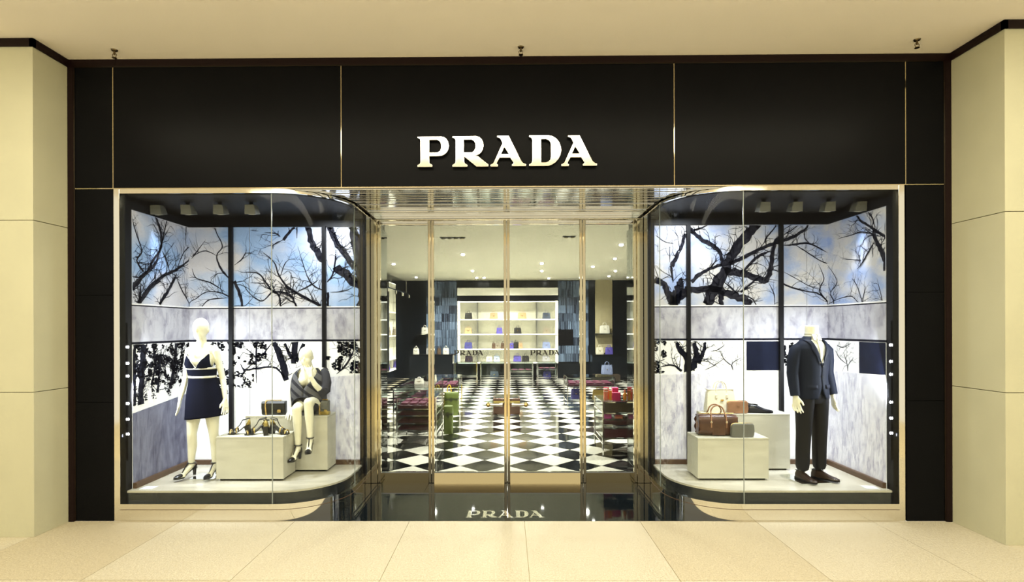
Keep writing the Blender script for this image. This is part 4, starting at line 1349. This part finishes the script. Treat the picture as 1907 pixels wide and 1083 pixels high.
def mens_shoe(parent, x, y, rz, mname, label=None, z=0.0):
    t = bpy.data.objects.new('shoe', None)
    COL.objects.link(t)
    t.parent = parent
    t.location = (x, y, z)
    t.rotation_euler = (0, 0, rz)
    L = [(-.095, .032, .034), (-.06, .036, .036), (0, .035, .036), (.06, .046, .030), (.12, .047, .026), (.165, .034, .022), (.185, .012, .018)]
    MB().prism([(w, -p) for p, w, _ in L] + [(-w, -p) for p, w, _ in reversed(L)], .004, .018).build('sole', 'black', t)
    MB().box(-.033, .033, .03, .095, 0, .02).build('heel', 'black', t, bevel=.004)
    rings = []
    for p, w, zt in ((-.098, .022, .075), (-.085, .033, .092), (-.04, .036, .098), (.0, .036, .092), (.04, .040, .075), (.08, .045, .058), (.12, .045, .046), (.155, .037, .040), (.178, .022, .032), (.186, .008, .024)):
        rings.append([(w * math.cos(a) * (1.0 if math.sin(a) < .5 else .92), -p, .016 + (zt - .016) * max(0, math.sin(a)) ** .75) for a in rng(0, PI, 12)])
    u = MB().loft(rings).build('upper', mname, t, True)
    for i in range(3):
        p = .012 + .022 * i
        zl = .096 - .019 * i
        MB().tube([(-.020, -p, zl - .006), (0, -p, zl), (.020, -p, zl - .006)], .0028, 6).build('lace', 'black', u, True)
    MB().tube([(w * 1.0, -p, zz_) for p, w, zz_ in ((-.09, .024, .088), (-.04, .030, .098), (.0, .026, .097), (.02, 0, .094))] + [(-w, -p, zz_) for p, w, zz_ in ((.0, .026, .097), (-.04, .030, .098), (-.09, .024, .088))], .004, 6, True).build('collar', 'black', u, True)
    if label:
        tag(t, *label)
    return t


mens_shoe(mal, -.112, .0, -.05, 'shoe_brown', None, 0)
mens_shoe(mal, .112, -.01, .35, 'shoe_brown', None, 0)

# ---------------------------------------------------------------- window merchandise


def arch(x0, x1, y, z0, h, r, n=14, m=None):
    return [((x0 + x1) / 2 - (x1 - x0) / 2 * math.cos(t), y, z0 + h * math.sin(t) ** .8) for t in rng(0.0, PI, n)]


def body_tapered(w, d, h, top, dt, lean=0):
    """bag body: rounded trapezoid"""
    rings = []
    for k in rng(0, 1, 6):
        a, b = w / 2 * (1 + (top - 1) * k), d / 2 * (1 + (dt - 1) * k)
        e = .94 if k in (0, 1) else 1
        ring = []
        for t in rng(0, 2 * PI, 28)[:-1]:
            c, s_ = math.cos(t), math.sin(t)
            q = (abs(c) ** 6 + abs(s_) ** 6) ** (-1 / 6)
            ring.append((a * e * c * q, b * e * s_ * q, h * k))
        rings.append(ring)
    return MB().loft(rings)


def tote(label, loc, rz, w, h, d, mname, hm=None, hw='gold', group=None):
    t = thing('tote_bag', label, 'bag', loc, rz, group)
    body_tapered(w, d, h, .86, .45).build('body', mname, t, True)
    for sg in (-1, 1):
        y = sg * d * .22
        hd = MB().tube([(-w * .17, y * 1.05, h * .72)] + arch(-w * .17, w * .17, y, h * .98, h * .38, .006) + [(w * .17, y * 1.05, h * .72)], .0065, 8).build('handle', hm or mname, t, True)
        for sx in (-1, 1):
            MB().box(sx * w * .17 - .012, sx * w * .17 + .012, y * 1.12 - .006 + sg * d * .10, y * 1.12 + .006 + sg * d * .10, h * .62, h * .78).build('handle_tab', hm or mname, hd, bevel=.003)
    MB().box(-w * .43, w * .43, -d * .235, d * .235, h - .004, h + .006).build('top_edge', mname, t, bevel=.003)
    MB().box(-.018, .018, -d * .40 - .006, -d * .40, h * .50, h * .58).build('plate', hw, t, bevel=.002)
    return t


def pouch(label, loc, rz, w, h, d, mname):
    t = thing('leather_pouch', label, 'bag', loc, rz)
    poly = []
    r = min(h, w) * .22
    for cx, cz, a0 in ((w / 2 - r, h - r, 0), (-w / 2 + r, h - r, 90), (-w / 2 + r, r, 180), (w / 2 - r, r, 270)):
        for a in rng(a0, a0 + 90, 5):
            poly.append((cx + r * math.cos(math.radians(a)), cz + r * math.sin(math.radians(a))))
    MB().prism(poly, -d / 2, d / 2, ax='xz').build('body', mname, t, False, bevel=.010)
    MB().tube([(x * 1.004, 0, z * 1.003 + .0005) for x, z in poly if z > h * .35], .004, 6).build('zip', 'gold', t, True)
    MB().box(w / 2 + .001, w / 2 + .012, -.006, .006, h * .28, h * .5).build('zip_pull', mname, t, bevel=.002)
    MB().box(-.016, .016, -d / 2 - .004, -d / 2 + .001, h * .58, h * .68).build('plate', mname, t, bevel=.001)
    return t


def duffel(label, loc, rz, w, h, d, mname, hm):
    t = thing('duffel_bag', label, 'bag', loc, rz)
    rings = []
    for k in rng(-1, 1, 12):
        f = 1 - .10 * abs(k) ** 4
        ring = []
        for a in rng(0, 2 * PI, 32)[:-1]:
            c, s_ = math.cos(a), math.sin(a)
            q = (abs(c) ** 3.2 + abs(s_) ** 3.2) ** (-1 / 3.2)
            zz_ = h / 2 + h / 2 * s_ * q * f
            ring.append((k * w / 2 + .010 * math.sin(9 * a + k * 5) * abs(k), d / 2 * c * q * f, max(.0, zz_)))
        rings.append(ring)
    MB().loft(rings).build('body', mname, t, True)
    for sg in (-1, 1):
        pts = [(-w * .20, sg * d * .515, h * .40), (-w * .20, sg * d * .52, h * .66), (-w * .19, sg * d * .42, h * .96)] + arch(-w * .18, w * .18, sg * d * .22, h * .98, h * .42, .008)[1:-1] + [(w * .19, sg * d * .42, h * .96), (w * .20, sg * d * .52, h * .66), (w * .20, sg * d * .515, h * .40)]
        hd = MB().tube(pts, .0075, 8).build('handle', hm, t, True)
        for sx in (-1, 1):
            MB().cyl((sx * w * .20, sg * d * .525, h * .66), (sx * w * .20, sg * d * .545, h * .66), .012, .012, 12).build('ring', 'chrome', hd, True)
    MB().tube([(x, 0, h + .002) for x in rng(-w * .46, w * .46, 6)], .005, 6).build('zip', 'gold', t, True)
    for sx in (-1, 1):
        MB().box(sx * w / 2 - .006, sx * w / 2 + .008, -.02, .02, h * .35, h * .62).build('side_tab', hm, t, bevel=.003)
    MB().box(-.07, .07, -d * .505, -d * .47, .012, h * .36).build('front_patch', mname, t, bevel=.006)
    return t


def flap_bag(label, loc, rz, w, h, d, mname, bottom=None):
    t = thing('handbag', label, 'bag', loc, rz)
    MB().box(-w / 2, w / 2, -d / 2, d / 2, 0, h).build('body', mname, t, bevel=.018)
    if bottom:
        MB().box(-w / 2 - .003, w / 2 + .003, -d / 2 - .003, d / 2 + .003, 0, h * .32).build('bottom_panel', bottom, t, bevel=.016)
    MB().prism([(d / 2 + .004, h * .9), (d / 2 - .01, h + .008), (-d / 2 + .01, h + .008), (-d / 2 - .008, h * .9), (-d / 2 - .008, h * .42), (-d / 2 - .001, h * .42), (-d / 2 - .001, h * .9)], -w / 2 + .004, w / 2 - .004, ax='yz').build('flap', mname, t, bevel=.004)
    MB().box(-.02 + w * .26, .02 + w * .26, -d / 2 - .016, -d / 2 - .006, h * .20, h * .42).build('clasp', 'gold', t, bevel=.003)
    ch = bpy.data.objects.new('chain', None)
    COL.objects.link(ch)
    ch.parent = t
    pts = [(-w * .26, -d / 2 - .016, h * .02), (-w * .28, -d / 2 - .018, h * .35), (-w * .30, -d / 2 - .016, h * .7), (-w * .29, -d / 2 + .005, h + .014), (-w * .12, 0, h + .016), (w * .1, .0, h + .016), (w * .3, .0, h + .016)]
    lk = MB()
    lk.tube([(.011 * math.cos(a), 0, .007 * math.sin(a)) for a in rng(0, 2 * PI, 10)[:-1]], .0028, 6, True)
    lm = lk.mesh('chain_link', 'gold', True)
    P = smooth_poly(pts, 4)
    for i in range(0, len(P) - 1):
        a, b_ = Vector(P[i]), Vector(P[i + 1])
        o = instance('chain_link', lm, None, ch, (a + b_) / 2)
        o.rotation_euler = (b_ - a).to_track_quat('X', 'Z').to_euler()
        o.rotation_euler.rotate_axis('X', (i % 2) * PI / 2)
    return t


flap_bag('small black flap bag with gold chain on the tall box beside the seated mannequin', (-2.715, .87, ZR), .04, .275, .150, .085, 'black_leather')
flap_bag('grey and gold handbag leaning at the seated mannequin hip', (-2.122, .845, ZR), -.15, .125, .160, .06, 'grey_leather', 'gold_leather')
tote('large cream leather tote on the tall box in the right window', (2.51, .985, ZR2), .05, .37, .265, .15, 'cream_leather', 'cream_leather')
pouch('tan leather pouch on the tall box between white tote and black shoes', (2.665, .865, ZR2), .03, .235, .145, .06, 'tan_leather')
duffel('glossy brown leather duffel bag on the low box in the right window', (2.315, .595, ZF2), -.04, .41, .235, .20, 'brown_leather', 'tan_leather')
pouch('small grey leather pouch in front of the brown duffel bag', (2.545, .455, ZF2), .05, .245, .150, .06, 'grey_leather')
mens_shoe(None, 2.90, .905, PI / 2 - .15, 'shoe_black', ('black lace-up shoe at the front of the pair on the tall box', 'shoe', 'black lace-up shoes'), ZR2)
mens_shoe(None, 2.86, 1.005, PI / 2 + .05, 'shoe_black', ('black lace-up shoe at the back of the pair on the tall box', 'shoe', 'black lace-up shoes'), ZR2)


def sandal(label, loc, rz, lying=False):
    """heeled sandal, toe towards local -X"""
    t = thing('sandal', label, 'shoe', loc, rz, 'gold and black heeled sandals')
    prof = [(-.125, .014, .010), (-.105, .032, .008), (-.05, .038, .010), (.0, .030, .040), (.045, .024, .080), (.085, .026, .098), (.105, .016, .100)]
    rings = [[(x, w, z + .006), (x, -w, z + .006), (x, -w, z - .006), (x, w, z - .006)] for x, w, z in prof]
    so = MB().loft(rings).build('sole', 'black_leather', t, bevel=.002)
    MB().loft([[(.045, .024, .076), (.045, -.024, .076), (.106, -.024, .096), (.106, .024, .096)], [(.072, .022, .0), (.072, -.022, .0), (.108, -.022, .0), (.108, .022, .0)]]).build('heel', 'black_leather', t, bevel=.004)
    for x, w, hh, mn in ((-.095, .036, .040, 'gold'), (-.055, .041, .050, 'black_leather'), (-.03, .038, .058, 'gold')):
        z0 = .010 if x < -.04 else .018
        MB().tube([(x, w * math.cos(a), z0 + hh * math.sin(a)) for a in rng(0, PI, 10)], .008, 6, flat=1.0).build('toe_strap', mn, t, True)
    MB().tube([(.065 + .038 * math.cos(a), .030 * math.sin(a), .165 + .01 * math.cos(a)) for a in rng(0, 2 * PI, 16)[:-1]], .005, 6, True).build('ankle_strap', 'black_leather', t, True)
    MB().loft([[(.058, .027, .095), (.10, .022, .100), (.112, 0, .102), (.10, -.022, .100), (.058, -.027, .095)], [(.088, .020, .145), (.10, .016, .165), (.105, 0, .172), (.10, -.016, .165), (.088, -.020, .145)]], closed=False).build('heel_counter', 'gold_leather', t, True, solid=.004)
    MB().tube([(-.03, 0, .074), (.0, 0, .105), (.028, 0, .160)], .005, 6).build('instep_strap', 'black_leather', t, True)
    return t


sandal('gold and black sandal with toe pointing left, leftmost on the low box', (-2.96, .55, ZF), .15)
sandal('gold and black sandal turned forward, second from left on the low box', (-2.775, .545, ZF), .65)
sandal('black heeled sandal seen from behind, third from left on the low box', (-2.655, .55, ZF), -1.35)
sandal('gold and black sandal with toe pointing right, rightmost on the low box', (-2.525, .55, ZF), PI - .25)


# ================================================================== SHOP INTERIOR
# ---- lit shelving on the back wall
FY, BY = 14.60, 15.17
su = thing('display_shelving', 'large lit cream shelving unit of handbags on the back wall', 'shelving', (0.03, FY, 0))
X0, X1 = -1.85, 1.855
MB().box(X0, X1, .50, .565, .62, 3.38).build('back_panel', 'shelf_cream', su)
MB().box(X0, X1, -.02, .50, 3.10, 3.38).build('cornice', 'shelf_cream', su, bevel=.004)
MB().box(X0, X1, .02, .50, 2.90, 3.10).build('fascia', 'black', su)
MB().box(X0, X1, .0, .50, .52, .62).build('base_rail', 'black', su)
for x in (X0, X1 - .10):
    MB().box(x, x + .10, .0, .50, .62, 2.90).build('side_panel', 'shelf_cream', su)
for x in (-1.12, 1.08):
    MB().box(x - .012, x + .012, .0, .50, .62, 2.87).build('divider', 'grey_leather', su)
SHZ = (2.23, 1.69, 1.14, .64)
for z in SHZ + (2.89,):
    sp = MB().box(X0 + .02, X1 - .02, -.01, .50, z - .04, z).build('shelf', 'shelf_cream', su)
    MB().box(X0 + .02, X1 - .02, -.018, -.01, z - .036, z - .004).build('shelf_edge_light', 'shelf_light', sp)
MB().box(X0, X1, .30, .56, .0, .52).build('plinth', 'black', su)
RX = lambda u: (840 + .1847 * u - 944) * .0199
rows = [
    (2.23, 'top', [(177, .28, 'black_bag', 'black handbag in the left compartment of the top lit shelf'), (432, .30, 'beige_bag', 'beige handbag left of centre on the top lit shelf'),
                   (717, .33, 'straw_bag', 'pale tan handbag right of centre on the top lit shelf'), (962, .31, 'slate_bag', 'slate blue handbag in the right compartment of the top lit shelf')]),
    (1.69, 'second', [(175, .28, 'straw_bag', 'pale straw handbag in the left compartment of the second lit shelf'), (488, .23, 'royal_bag', 'small royal blue handbag left of centre on the second lit shelf'),
                      (672, .28, 'black_bag', 'black handbag right of centre on the second lit shelf'), (962, .28, 'taupe_bag', 'grey taupe handbag in the right compartment of the second lit shelf')]),
    (1.14, 'third', [(175, .30, 'blue_bag', 'dark blue handbag in the left compartment of the third lit shelf'), (430, .13, 'cocoa_bag', 'small cocoa brown bag at the left of the trio on the third lit shelf'),
                     (470, .20, 'taupe_bag', 'taupe bag in the middle of the brown trio on the third lit shelf'), (518, .13, 'cocoa_bag', 'narrow dark brown bag at the right of the brown trio on the third lit shelf'),
                     (612, .16, 'royal_bag', 'small bright blue bag at the left of the dark trio on the third lit shelf'), (655, .21, 'black_bag', 'black bag in the middle of the dark trio on the third lit shelf'),
                     (700, .16, 'beige_bag', 'small beige bag at the right of the dark trio on the third lit shelf'), (960, .31, 'denim_bag', 'striped denim blue handbag in the right compartment of the third lit shelf')]),
    (.64, 'bottom', [(180, .30, 'aubergine_bag', 'dark aubergine handbag in the left compartment of the bottom lit shelf'), (385, .24, 'white_bag', 'white handbag left of centre on the bottom lit shelf'),
                     (460, .24, 'sky_bag', 'light blue handbag beside the white one on the bottom lit shelf'), (668, .31, 'royal_bag', 'royal blue handbag right of centre on the bottom lit shelf'),
                     (750, .28, 'black_bag', 'black handbag next to the royal blue one on the bottom lit shelf'), (955, .30, 'silver_bag', 'silver grey handbag in the right compartment of the bottom lit shelf')]),
]
for z, nm, bags in rows:
    for k, (u, w, mn, lab) in enumerate(bags):
        hh = {'second': .22, 'top': .23}.get(nm, .235) * (1 if w > .2 else .85)
        tote(lab, (RX(u), FY + .14, z), (k % 3 - 1) * .06, w, hh, .13, mn, group='handbags on the lit back shelving')


# ---- glass cases
def vitrine(label, x0, x1, y0, y1, zt, trays, zglass, legs_z=0.0, tray_mat='plum', grid=(3, 2), solid_side=None, top='case_glass', shelf=None):
    """chrome framed glass display case; trays = list of (z0, z1)"""
    t = thing('display_case', label, 'display case', ((x0 + x1) / 2, (y0 + y1) / 2, 0), 0, 'chrome framed display cases')
    w, d = (x1 - x0) / 2, (y1 - y0) / 2
    r = .011
    for sx in (-1, 1):
        for sy in (-1, 1):
            MB().box(sx * w - r, sx * w + r, sy * d - r, sy * d + r, 0, zt).build('leg', 'chrome', t, bevel=.003)
    zs = sorted({zt, zglass, *(a for a, b in trays), legs_z})
    for z in zs:
        if z <= 0:
            continue
        for sy in (-1, 1):
            MB().box(-w, w, sy * d - .008, sy * d + .008, z - .016, z).build('rail', 'chrome', t)
        for sx in (-1, 1):
            MB().box(sx * w - .008, sx * w + .008, -d, d, z - .016, z).build('rail', 'chrome', t)
    MB().box(-w, w, -d, d, zt, zt + .008).build('glass_top', top, t)
    for sy in (-1, 1):
        MB().box(-w, w, sy * d - .003, sy * d + .003, zglass, zt - .016).build('glass_side', 'case_glass', t)
    for sx in (-1, 1):
        MB().box(sx * w - .003, sx * w + .003, -d, d, zglass, zt - .016).build('glass_side', 'case_glass', t)
    for a, b in trays:
        tr = MB().box(-w + .015, w - .015, -d + .015, d - .015, a, a + (b - a) * .35).build('tray', tray_mat, t, bevel=.004)
        nx, ny = grid
        for i in range(nx):
            for j in range(ny):
                cw, cd_ = (2 * w - .06) / nx, (2 * d - .06) / ny
                cx, cy = -w + .03 + cw * (i + .5), -d + .03 + cd_ * (j + .5)
                MB().box(cx - cw * .38, cx + cw * .38, cy - cd_ * .36, cy + cd_ * .36, a + (b - a) * .35, a + (b - a) * .55).build('cushion', 'plum_light', tr, bevel=.003)
    if shelf:
        MB().box(-w, w, -d, d, shelf - .012, shelf).build('lower_shelf', 'case_glass', t)
    return t


vitrine('low glass case of plum trays at the front left of the shop', -1.81, -1.165, 3.47, 4.34, .80, [(.61, .76), (.50, .58), (.375, .47), (.26, .35)], .26, .18, grid=(4, 2))
vitrine('long dark glass case behind the front left plum case', -2.08, -1.45, 4.50, 6.85, .80, [(.42, .56)], .42, .18, 'shop_dark', (2, 4))
vitrine('glass case with a plum tray behind the green cases on the left', -2.02, -1.13, 7.25, 8.15, .76, [(.54, .68)], .54, .16)
et = vitrine('chrome shelf trolley with plum drawers and pink boxes at the front right', 1.445, 2.20, 2.76, 3.53, .815, [(.65, .80), (.465, .55), (.27, .38)], .27, .19, 'plum', (3, 2))
vitrine('glass table case with a plum tray at the middle right of the shop', 1.43, 2.54, 7.43, 8.20, .75, [(.54, .68)], .54, .20, grid=(5, 2), shelf=.20)
vitrine('small glass case in front of the lit shelving, left of centre', -.87, -.08, 12.40, 13.0, .77, [], .30, .24, shelf=.24)
vitrine('small glass case in front of the lit shelving, right of centre', .105, .85, 12.40, 13.0, .77, [(.48, .58)], .30, .24, 'green_dark', shelf=.24)
vitrine('small glass case in front of the lit shelving, farthest right', 1.013, 1.64, 12.40, 13.0, .77, [(.55, .62)], .30, .24, 'shop_dark', shelf=.24)
vitrine('chrome framed glass case in front of the lit shelving, farthest left', -1.75, -1.0, 12.55, 13.0, .77, [], .30, .14, shelf=.14)
tote('dark blue bag inside the small glass case left of centre', (-.42, 12.7, .24), 0, .30, .22, .14, 'slate_bag', group='bags in the low glass cases')
tote('lilac blue bag inside the farthest right small glass case', (1.33, 12.7, .24), 0, .28, .22, .14, 'royal_bag', group='bags in the low glass cases')
tote('blue violet bag on the lower shelf of the glass table case on the right', (1.66, 7.75, .20), .1, .24, .24, .12, 'blue_bag', group='bags around the right table case')
tote('mustard yellow bag on the lower shelf of the glass table case on the right', (2.22, 7.70, .20), -.1, .34, .22, .16, 'mustard_bag', group='bags around the right table case')
# backs of the trolley drawers
MB().box(-.36, .36, -.388, -.386, .655, .80).build('drawer_front', 'shop_brown', et)
MB().box(-.36, .36, -.388, -.386, .275, .40).build('drawer_front', 'plum', et)


def perfume_box(label, loc, w, d, h, mn, cap=None, rz=0):
    t = thing('gift_box', label, 'box', loc, rz, 'pink and orange boxes on the trolley')
    MB().box(-w / 2, w / 2, -d / 2, d / 2, 0, h).build('carton', mn, t, bevel=.003)
    MB().box(-w / 2 - .002, w / 2 + .002, -d / 2 - .002, d / 2 + .002, h * .78, h * .82).build('band', cap or 'coral', t)
    MB().box(-w / 2 - .0015, w / 2 + .0015, -d / 2 - .0015, d / 2 + .0015, h - .004, h + .002).build('lid', cap or mn, t)
    return t


def bottle(label, loc, mn, h=.16, r=.028):
    t = thing('perfume_bottle', label, 'bottle', loc, 0, 'pink and orange boxes on the trolley')
    MB().loft([[(k * r * math.cos(a), k * r * .7 * math.sin(a), z) for a in rng(0, 2 * PI, 16)[:-1]] for k, z in ((.9, 0), (1, .008), (1, h * .62), (.45, h * .70), (.42, h * .76))]).build('flask', mn, t, True)
    MB().cyl((0, 0, h * .76), (0, 0, h), r * .5, r * .5, 12).build('stopper', 'coral', t, True)
    return t


ZTR = .823
perfume_box('tall coral box at the left front of the trolley top', (1.505, 2.86, ZTR), .055, .05, .175, 'coral', 'white_trim')
perfume_box('coral pink box behind the tall coral box on the trolley', (1.535, 2.99, ZTR), .07, .06, .185, 'coral', 'pink')
perfume_box('slim orange box between coral and pink boxes on the trolley', (1.572, 2.85, ZTR), .040, .04, .150, 'orange', 'coral')
perfume_box('wide bright pink box in the middle of the trolley top', (1.665, 2.88, ZTR), .125, .08, .115, 'pink', 'pink')
perfume_box('small deep pink box behind the wide pink box on the trolley', (1.68, 3.03, ZTR), .09, .07, .175, 'pink', 'hot_pink')
bottle('orange perfume bottle right of the pink box on the trolley', (1.80, 2.88, ZTR), 'orange', .16)
bottle('taller orange perfume bottle nearest the doorway mirror on the trolley', (1.875, 2.90, ZTR), 'orange', .22, .034)
perfume_box('hot pink box on the middle shelf of the trolley', (1.535, 2.86, .549), .10, .07, .075, 'hot_pink', 'pink')
perfume_box('coral box on the middle shelf of the trolley beside the hot pink one', (1.70, 2.86, .549), .12, .07, .055, 'coral', 'pink')


# ---- green cases, yellow bag, brown stool
def green_case(label, loc, w, d, h):
    t = thing('leather_case', label, 'case', loc, 0, 'green leather cases')
    body_tapered(w, d, h * .72, .98, .98).build('body', 'green', t, True)
    MB().box(-w / 2 - .003, w / 2 + .003, -d / 2 - .003, d / 2 + .003, h * .70, h * .74).build('dark_band', 'green_dark', t, bevel=.003)
    body_tapered(w * 1.02, d * 1.02, h * .27, .95, .9).build('lid', 'green', t, True, loc=(0, 0, h * .74))
    MB().box(-.02, .02, -d / 2 - .010, -d / 2 - .001, h * .62, h * .80).build('buckle', 'green_dark', t, bevel=.002)
    return t


green_case('narrow green leather case standing nearest the plum glass case', (-1.075, 4.52, 0), .165, .20, .50)
green_case('wider green leather case farther back beside the long glass case', (-1.235, 6.66, 0), .31, .26, .49)
tote('bright yellow bag with pointed handles behind the wider green case', (-1.32, 6.98, 0), 0, .26, .46, .16, 'yellow', group='bags left of the aisle')
tote('white bag on top of the long dark glass case', (-1.76, 5.45, .808), .1, .20, .10, .10, 'white_bag', group='white bags on the long glass case')
tote('ivory bag with a taller handle on top of the long dark glass case', (-1.55, 5.95, .808), -.1, .16, .13, .09, 'cream_leather', group='white bags on the long glass case')
st = thing('stool', 'brown leather cube stool in the middle of the checkered aisle', 'stool', (-.01, 6.62, 0))
MB().box(-.29, .29, -.27, .27, .05, .40).build('seat_block', 'brown_leather', st, bevel=.02)
MB().box(-.26, .26, -.24, .24, .40, .425).build('top', 'dark_mirror', st, bevel=.006)
MB().box(-.285, .285, -.285, -.268, .30, .345).build('strap', 'gold_leather', st, bevel=.003)
for sx in (-1, 1):
    for sy in (-1, 1):
        MB().box(sx * .24 - .03, sx * .24 + .03, sy * .22 - .03, sy * .22 + .03, 0, .05).build('foot', 'grey_leather', st)

# ---- left: counter, wall shelf, lit side shelving
ct = thing('counter', 'dark display counter under the striped tiles at the back left', 'counter', (-2.62, 13.6, 0))
MB().box(-.75, .75, -.3, .3, .06, .97).build('body', 'shop_dark', ct, bevel=.004)
MB().box(-.77, .77, -.32, .32, .97, 1.0).build('top', 'black', ct, bevel=.003)
MB().box(-.70, .70, -.26, .26, 0, .06).build('plinth', 'black_matte', ct)
for x, w, mn, lab in ((-3.16, .22, 'white_bag', 'white handbag at the left end of the dark back counter'), (-2.72, .20, 'silver_bag', 'silver bag in the middle of the dark back counter'),
                      (-2.36, .13, 'cocoa_bag', 'small brown bag on the dark back counter'), (-2.12, .22, 'white_bag', 'white handbag at the right end of the dark back counter')):
    tote(lab, (x, 13.5, 1.0), .1, w, .21, .12, mn, group='bags on the back left counter')
ws = thing('wall_shelf', 'short dark wall shelf at the back left carrying one white bag', 'shelf', (-3.12, 15.03, 1.66))
MB().box(-.3, .3, -.14, .14, 0, .03).build('board', 'chrome', ws)
for x in (-.25, .25):
    MB().box(x - .01, x + .01, -.02, .14, -.08, 0).build('bracket', 'chrome', ws)
tote('white handbag alone on the wall shelf at the back left', (-3.08, 15.0, 1.69), 0, .26, .24, .12, 'white_bag')
ls = thing('side_shelving', 'narrow lit shelving set on the left side wall of the shop', 'shelving', (-3.9, 11.7, 0))
MB().box(0, .02, -.5, .5, .6, 3.32).build('back_panel', 'shelf_cream', ls)
for y in (-.5, .5):
    MB().box(.0, .30, y - .012, y + .012, .6, 3.34).build('side_panel', 'chrome', ls)
for z in (3.34, 2.42, 1.68, .95, .6):
    q = MB().box(.02, .30, -.49, .49, z - .025, z).build('shelf', 'shelf_cream', ls)
    MB().box(.30, .306, -.49, .49, z - .022, z - .003).build('shelf_edge_light', 'shelf_light', q)
tote('violet bag on the bottom level of the lit left side shelving', (-3.74, 11.65, .60), PI / 2, .26, .2, .12, 'royal_bag')
tote('taupe bag on the middle level of the lit left side shelving', (-3.74, 11.75, 1.68), PI / 2, .26, .2, .12, 'taupe_bag')
tr_ = thing('track_light', 'chrome light track running along the left side wall', 'light track', (-3.35, 11.5, 3.05))
MB().box(-.02, .02, -1.8, 1.8, 0, .03).build('rail', 'chrome', tr_)
for y in (-1.6, -.5, .6, 1.7):
    MB().cyl((0, y, 0), (0, y, -.10), .03, .035, 12).build('lamp_head', 'chrome', tr_, True)
for y in (-1.2, 1.2):
    MB().cyl((0, y, .03), (0, y, .65), .006, .006, 8).build('hanger', 'chrome', tr_)

# ---- right: beige niche, shelf, counter
MB().box(3.34, 3.98, 15.16, 15.2, .95, 3.7).build('niche_panel', 'shop_beige', wb)
MB().box(1.92, 2.50, 15.165, 15.2, 1.23, 1.84).build('dark_niche', 'black', wb)
ws = thing('wall_shelf', 'dark glass shelf on the beige niche at the back right', 'shelf', (3.66, 15.02, 1.66))
MB().box(-.36, .36, -.14, .14, 0, .03).build('board', 'chrome', ws)
for x in (-.3, .3):
    MB().box(x - .01, x + .01, -.02, .14, -.08, 0).build('bracket', 'chrome', ws)
tote('cream handbag with tall handle on the shelf of the beige niche', (3.66, 15.0, 1.69), 0, .40, .30, .14, 'white_bag')
ct = thing('counter', 'dark display counter under the beige niche at the back right', 'counter', (3.82, 14.62, 0))
MB().box(-.72, .72, -.26, .26, .06, .90).build('body', 'shop_dark', ct, bevel=.004)
MB().box(-.74, .74, -.28, .28, .90, .93).build('top', 'black', ct, bevel=.003)
MB().box(-.68, .68, -.22, .22, 0, .06).build('plinth', 'black_matte', ct)
tote('cream handbag on the dark counter at the back right', (3.40, 14.55, .93), 0, .30, .25, .14, 'cream_leather', group='bags on the back right counter')
tote('violet blue handbag on the dark counter at the back right', (3.74, 14.55, .93), 0, .30, .25, .14, 'royal_bag', group='bags on the back right counter')
pl = thing('low_plinth', 'low dark plinth in front of the back right counter', 'plinth', (3.5, 13.8, 0))
MB().box(-.45, .45, -.25, .25, .03, .26).build('body', 'shop_brown', pl, bevel=.004)
MB().box(-.42, .42, -.22, .22, 0, .03).build('recessed_base', 'black_matte', pl)
tote('pale denim blue handbag on the low plinth at the back right', (3.52, 13.78, .26), 0, .42, .33, .16, 'denim_bag')

# ---- recessed ceiling spotlights
SP = [(-1.047, 7.577), (-3.106, 9.499), (-3.156, 13.53), (-1.058, 11.435), (-1.06, 13.83), (-.80, 13.83), (.965, 9.513), (1.093, 11.516), (1.512, 14.148), (2.496, 10.363), (3.53, 13.404), (3.394, 11.603), (2.769, 8.518), (2.438, 6.149)]
NEAR = ['above the left aisle nearest the entrance', 'at the far left over the long glass case', 'at the far left back corner', 'above the left aisle half way back', 'at the left of the pair before the lit shelving',
        'at the right of the pair before the lit shelving', 'nearer of the two in line above the right aisle', 'farther of the two in line above the right aisle', 'right above the lit shelving, closest to the back wall',
        'above the right side half way back', 'at the far right back corner', 'at the far right, one before the back corner', 'above the right table case', 'at the right nearest the entrance']
for i, (x, y) in enumerate(SP):
    t = thing('recessed_spotlight', 'round recessed ceiling spotlight ' + NEAR[i], 'spotlight', (x, y, 3.70), 0, 'recessed spotlights in the shop ceiling')
    MB().loft([[(r * math.cos(a), r * math.sin(a), z) for a in rng(0, 2 * PI, 20)[:-1]] for r, z in ((.075, 0), (.075, -.012), (.055, -.012), (.050, -.002))], cap=False).build('ring', 'chrome', t, True)
    MB().ball((0, 0, -.02), (.048, .048, .030), 14, 8).build('lens', 'lamp_glow', t, True)
for x, y, n, lab in ((-1.056, 5.215, 4, 'dark four-lamp recessed ceiling slot near the left door'), (1.218, 5.149, 2, 'dark two-lamp recessed ceiling slot near the right door')):
    t = thing('ceiling_slot_light', lab, 'spotlight', (x, y, 3.70))
    w = .062 * n
    MB().box(-w, w, -.07, .07, -.006, 0).build('trough', 'black', t)
    for k in range(n):
        xx = -w + .062 + .124 * k
        MB().cyl((xx, 0, -.004), (xx, 0, -.028), .040, .036, 14).build('lamp_head', 'grey_leather', t, True)
        MB().cyl((xx, 0, -.026), (xx, 0, -.032), .028, .028, 14).build('lens', 'gold', t, True)
